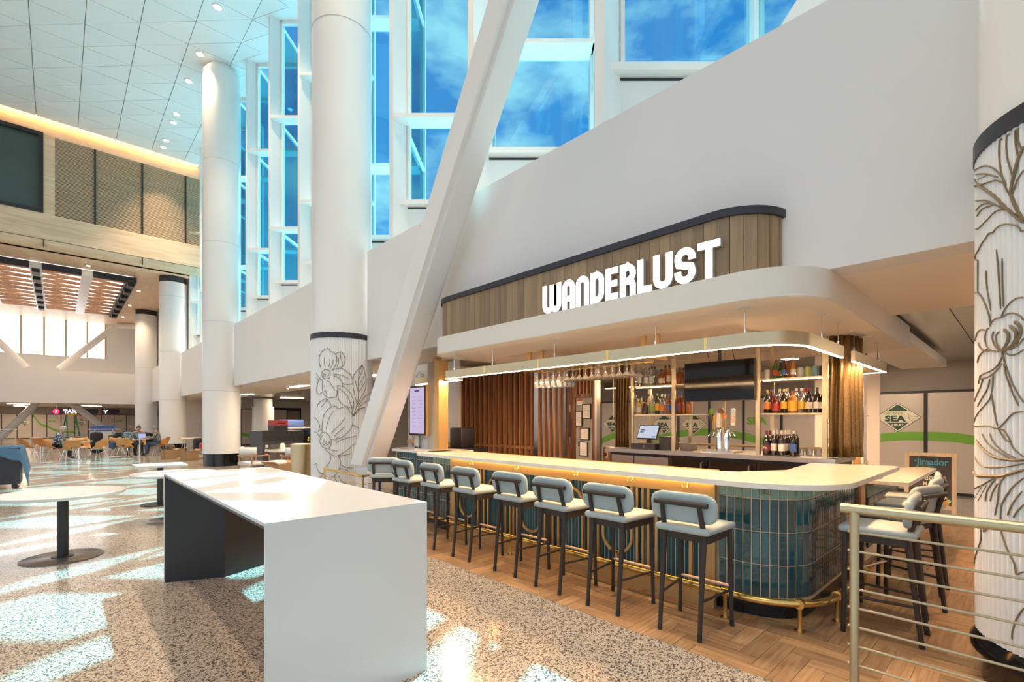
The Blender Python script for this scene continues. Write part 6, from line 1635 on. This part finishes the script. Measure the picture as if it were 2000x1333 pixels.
ART_R = '''1:2249,3159 2220,3098 2214,3019 2238,2920 2276,2835 2328,2765 2347,2754;1:2328,3151 2295,3095 2297,2993 2328,2916 2352,2858;1:2386,3158 2373,3101 2380,3022 2402,2948;1:2411,3157 2395,3105 2402,3036 2428,2983;1:2448,2868 2393,2830 2361,2783 2347,2759;1:1625,3088 1911,3041 2045,3011 2158,2959 2244,2890 2287,2832;1:1706,3022 1817,2970 1936,2934 2045,2914 2158,2896 2220,2874 2271,2845;1:1744,2881 1980,2830 2070,2801 2196,2743 2287,2702;1:1744,2711 1884,2690 2054,2701 2158,2718 2244,2712 2287,2699;1:1744,3041 1959,2990 2070,2955 2196,2904;1:1836,2987 2037,2958;1:2070,2607 2094,2615 2138,2609 2171,2622 2244,2628 2318,2613 2375,2594 2411,2572 2424,2552 2448,2549;1:1773,2812 1936,2813 2086,2788 2196,2743;1:1817,2772 1959,2783 2144,2762;2:2448,2993 2402,2937 2366,2871 2342,2805 2342,2761 2375,2696 2428,2622 2448,2601;2:1706,2977 1884,2939 2037,2872 2158,2805 2287,2708 2375,2641 2448,2590;1:2151,2618 2131,2608 2078,2617 2037,2602 1980,2590 1853,2559 1723,2543 1796,2513 1853,2503;1:1846,2504 1843,2406 1843,2313;1:1723,2323 1836,2314 1959,2267 2037,2203 2086,2143 2094,2084;1:2094,2084 2116,2105 2171,2119 2238,2119 2308,2130 2366,2124 2420,2102 2448,2076;1:2238,2122 2276,2159 2338,2190 2393,2202 2448,2197;1:2086,2079 2037,2066 2015,2032 2028,1995 2070,1962 2144,1941 2238,1932 2338,1936 2411,1957 2448,1984;1:2144,2052 2128,2016 2158,1972 2226,1934;1:2214,2044 2177,2022 2190,1975 2238,1933;1:2249,1931 2318,1907 2384,1904 2448,1924;1:1744,2031 1817,2069 1924,2083 2028,2070;1:1869,2012 1911,1981 2000,1956 2101,1945;1:1836,1894 1884,1928 1980,1951 2054,1960;1:2181,2505 2208,2347 2230,2166;1:2028,2413 2037,2346 2109,2170;1:2247,2443 2249,2311 2260,2173;1:2249,1930 2244,1896 2208,1864 2165,1842;1:2255,1912 2271,1871 2297,1834;2:2266,2050 2308,2020 2303,1976 2249,1932;2:2323,2064 2375,2030 2380,1991 2338,1950 2255,1932;2:2366,2081 2415,2053 2420,2008 2384,1968 2318,1941;1:2244,1865 2184,1829 2138,1814 2054,1798 1898,1793 1878,1767;1:2208,1862 2116,1833 1936,1816 1898,1796;1:2138,1808 2123,1716 2037,1647 1625,1536;1:2119,1707 2151,1610 2196,1517;1:1625,1513 1980,1520 2116,1515 2196,1506 2266,1535 2338,1580 2393,1595 2448,1596;1:2196,1503 2255,1500 2297,1473 2328,1437 2287,1444 2244,1472 2208,1500;1:2328,1437 2366,1396 2448,1358;1:2266,1864 2287,1800 2347,1702 2407,1626;1:2287,1857 2318,1793 2384,1706 2448,1644;1:1959,1473 2054,1421 2196,1379 2318,1347;1:2094,1475 2144,1429 2255,1381 2375,1349;1:1706,1331 1911,1289 2101,1284 2266,1296 2448,1323;1:1625,1123 1936,1169 2131,1219 2255,1244;1:1706,1078 1936,1157;1:2037,1176 1853,1071;1:2158,1215 2054,1148 2019,1084;1:2196,1200 2131,1143 2101,1091;1:2276,1243 2220,1196 2196,1100;1:2448,1249 2366,1202 2297,1146 2266,1107;1:1969,1793 1911,1741 1706,1665;1:2094,1787 2037,1718 1836,1632;2:1796,1433 1980,1383 2144,1348 2266,1339 2366,1338 2448,1343;2:1625,1238 1817,1220 2019,1229 2220,1242 2338,1264 2448,1290;1:2331,1169 2258,1108 2234,1050 2234,958 2258,906 2315,836 2367,785 2384,732 2415,743 2448,755;1:2002,929 1991,905 2093,944;1:1933,927 1906,826 1625,654;1:2203,1158 2189,1083 2162,1018;1:2448,565 2386,492 2352,418 2346,373;1:2448,1109 2386,1061 2357,1028;1:2433,1178 2346,1098 2304,1034'''
def smooth(pts, n=4):
    if len(pts) < 3: return pts
    out = []
    for i in range(len(pts)-1):
        p0, p1, p2, p3 = pts[max(0, i-1)], pts[i], pts[i+1], pts[min(len(pts)-1, i+2)]
        for k in range(n):
            t_ = k/n
            out.append(tuple(.5*((2*b)+(-a+c)*t_+(2*a-5*b+4*c-d)*t_*t_+(-a+3*b-3*c+d)*t_**3) for a, b, c, d in zip(p0, p1, p2, p3)))
    return out+[pts[-1]]
def strokes(txt):
    for s_ in txt.split(';'):
        w, p = s_.split(':')
        q = [tuple(float(v)/1000 for v in a.split(',')) for a in p.split()]
        yield int(w), smooth(q)
def art_on_column(col, txt, turn, wid):
    for w, q in strokes(txt):
        r = CR+.013
        MB().tube([(r*math.cos(a+turn), r*math.sin(a+turn), min(max(z, .32), 3.10)) for a, z in q], [wid*w*(.55 if k in (0, len(q)-1) else 1) for k in range(len(q))], 5).build('drawn_line', M['print'], col)
art_on_column(FCL, ART_L, 0, .0052)
art_on_column(FCR, ART_R, 0, .0044)
art_on_column(FCR, ART_L, 1.75, .0044)
# the same drawing, smaller, on the flat panel behind the menu screen
aa = [a for w, q in strokes(ART_L) for a, z in q]
amid = (min(aa)+max(aa))/2
for w, q in strokes(ART_L):
    pts = [(-.003, (a-amid)*-.26, .02+(z-.35)*.50) for a, z in q]
    if all(-.23 < p[1] < .27 and .02 < p[2] < 1.4 for p in pts): MB().tube(pts, .0028, 4).build('drawn_line', M['print'], pp)
# flower panel on the wall beyond the brace
fp = empty('printed_panel', (5.55, 8.6, 0), 0, 'fluted panel with flower drawing seen between brace and menu screen', 'panel')
MB().box(0, .06, -1.2, .6, .0, 2.7).build('board', M['flute'], fp)
for w, q in strokes(ART_L):
    pts = [(-.004, (a-amid)*-.55, .3+(z-.35)*.8) for a, z in q]
    MB().tube(pts, .004, 4).build('drawn_line', M['print'], fp)
MB().box(-.03, 0, -1.2, .6, 1.06, 1.14).build('dado_rail', M['goldp'], fp)
# fluted pilaster panel behind the liqueur shelf
fp2 = empty('printed_panel', (9.2, 2.0, 0), 0, 'fluted panel with flower drawing behind the liqueur shelf', 'panel')
MB().box(0, .06, -.45, .42, 0, 2.78).build('board', M['flute'], fp2)
for w, q in strokes(ART_L):
    pts = [(-.004, (a-amid)*-.30, .55+(z-.35)*.62) for a, z in q]
    if all(-.43 < p[1] < .4 for p in pts): MB().tube(pts, .0045, 4).build('drawn_line', M['print'], fp2)
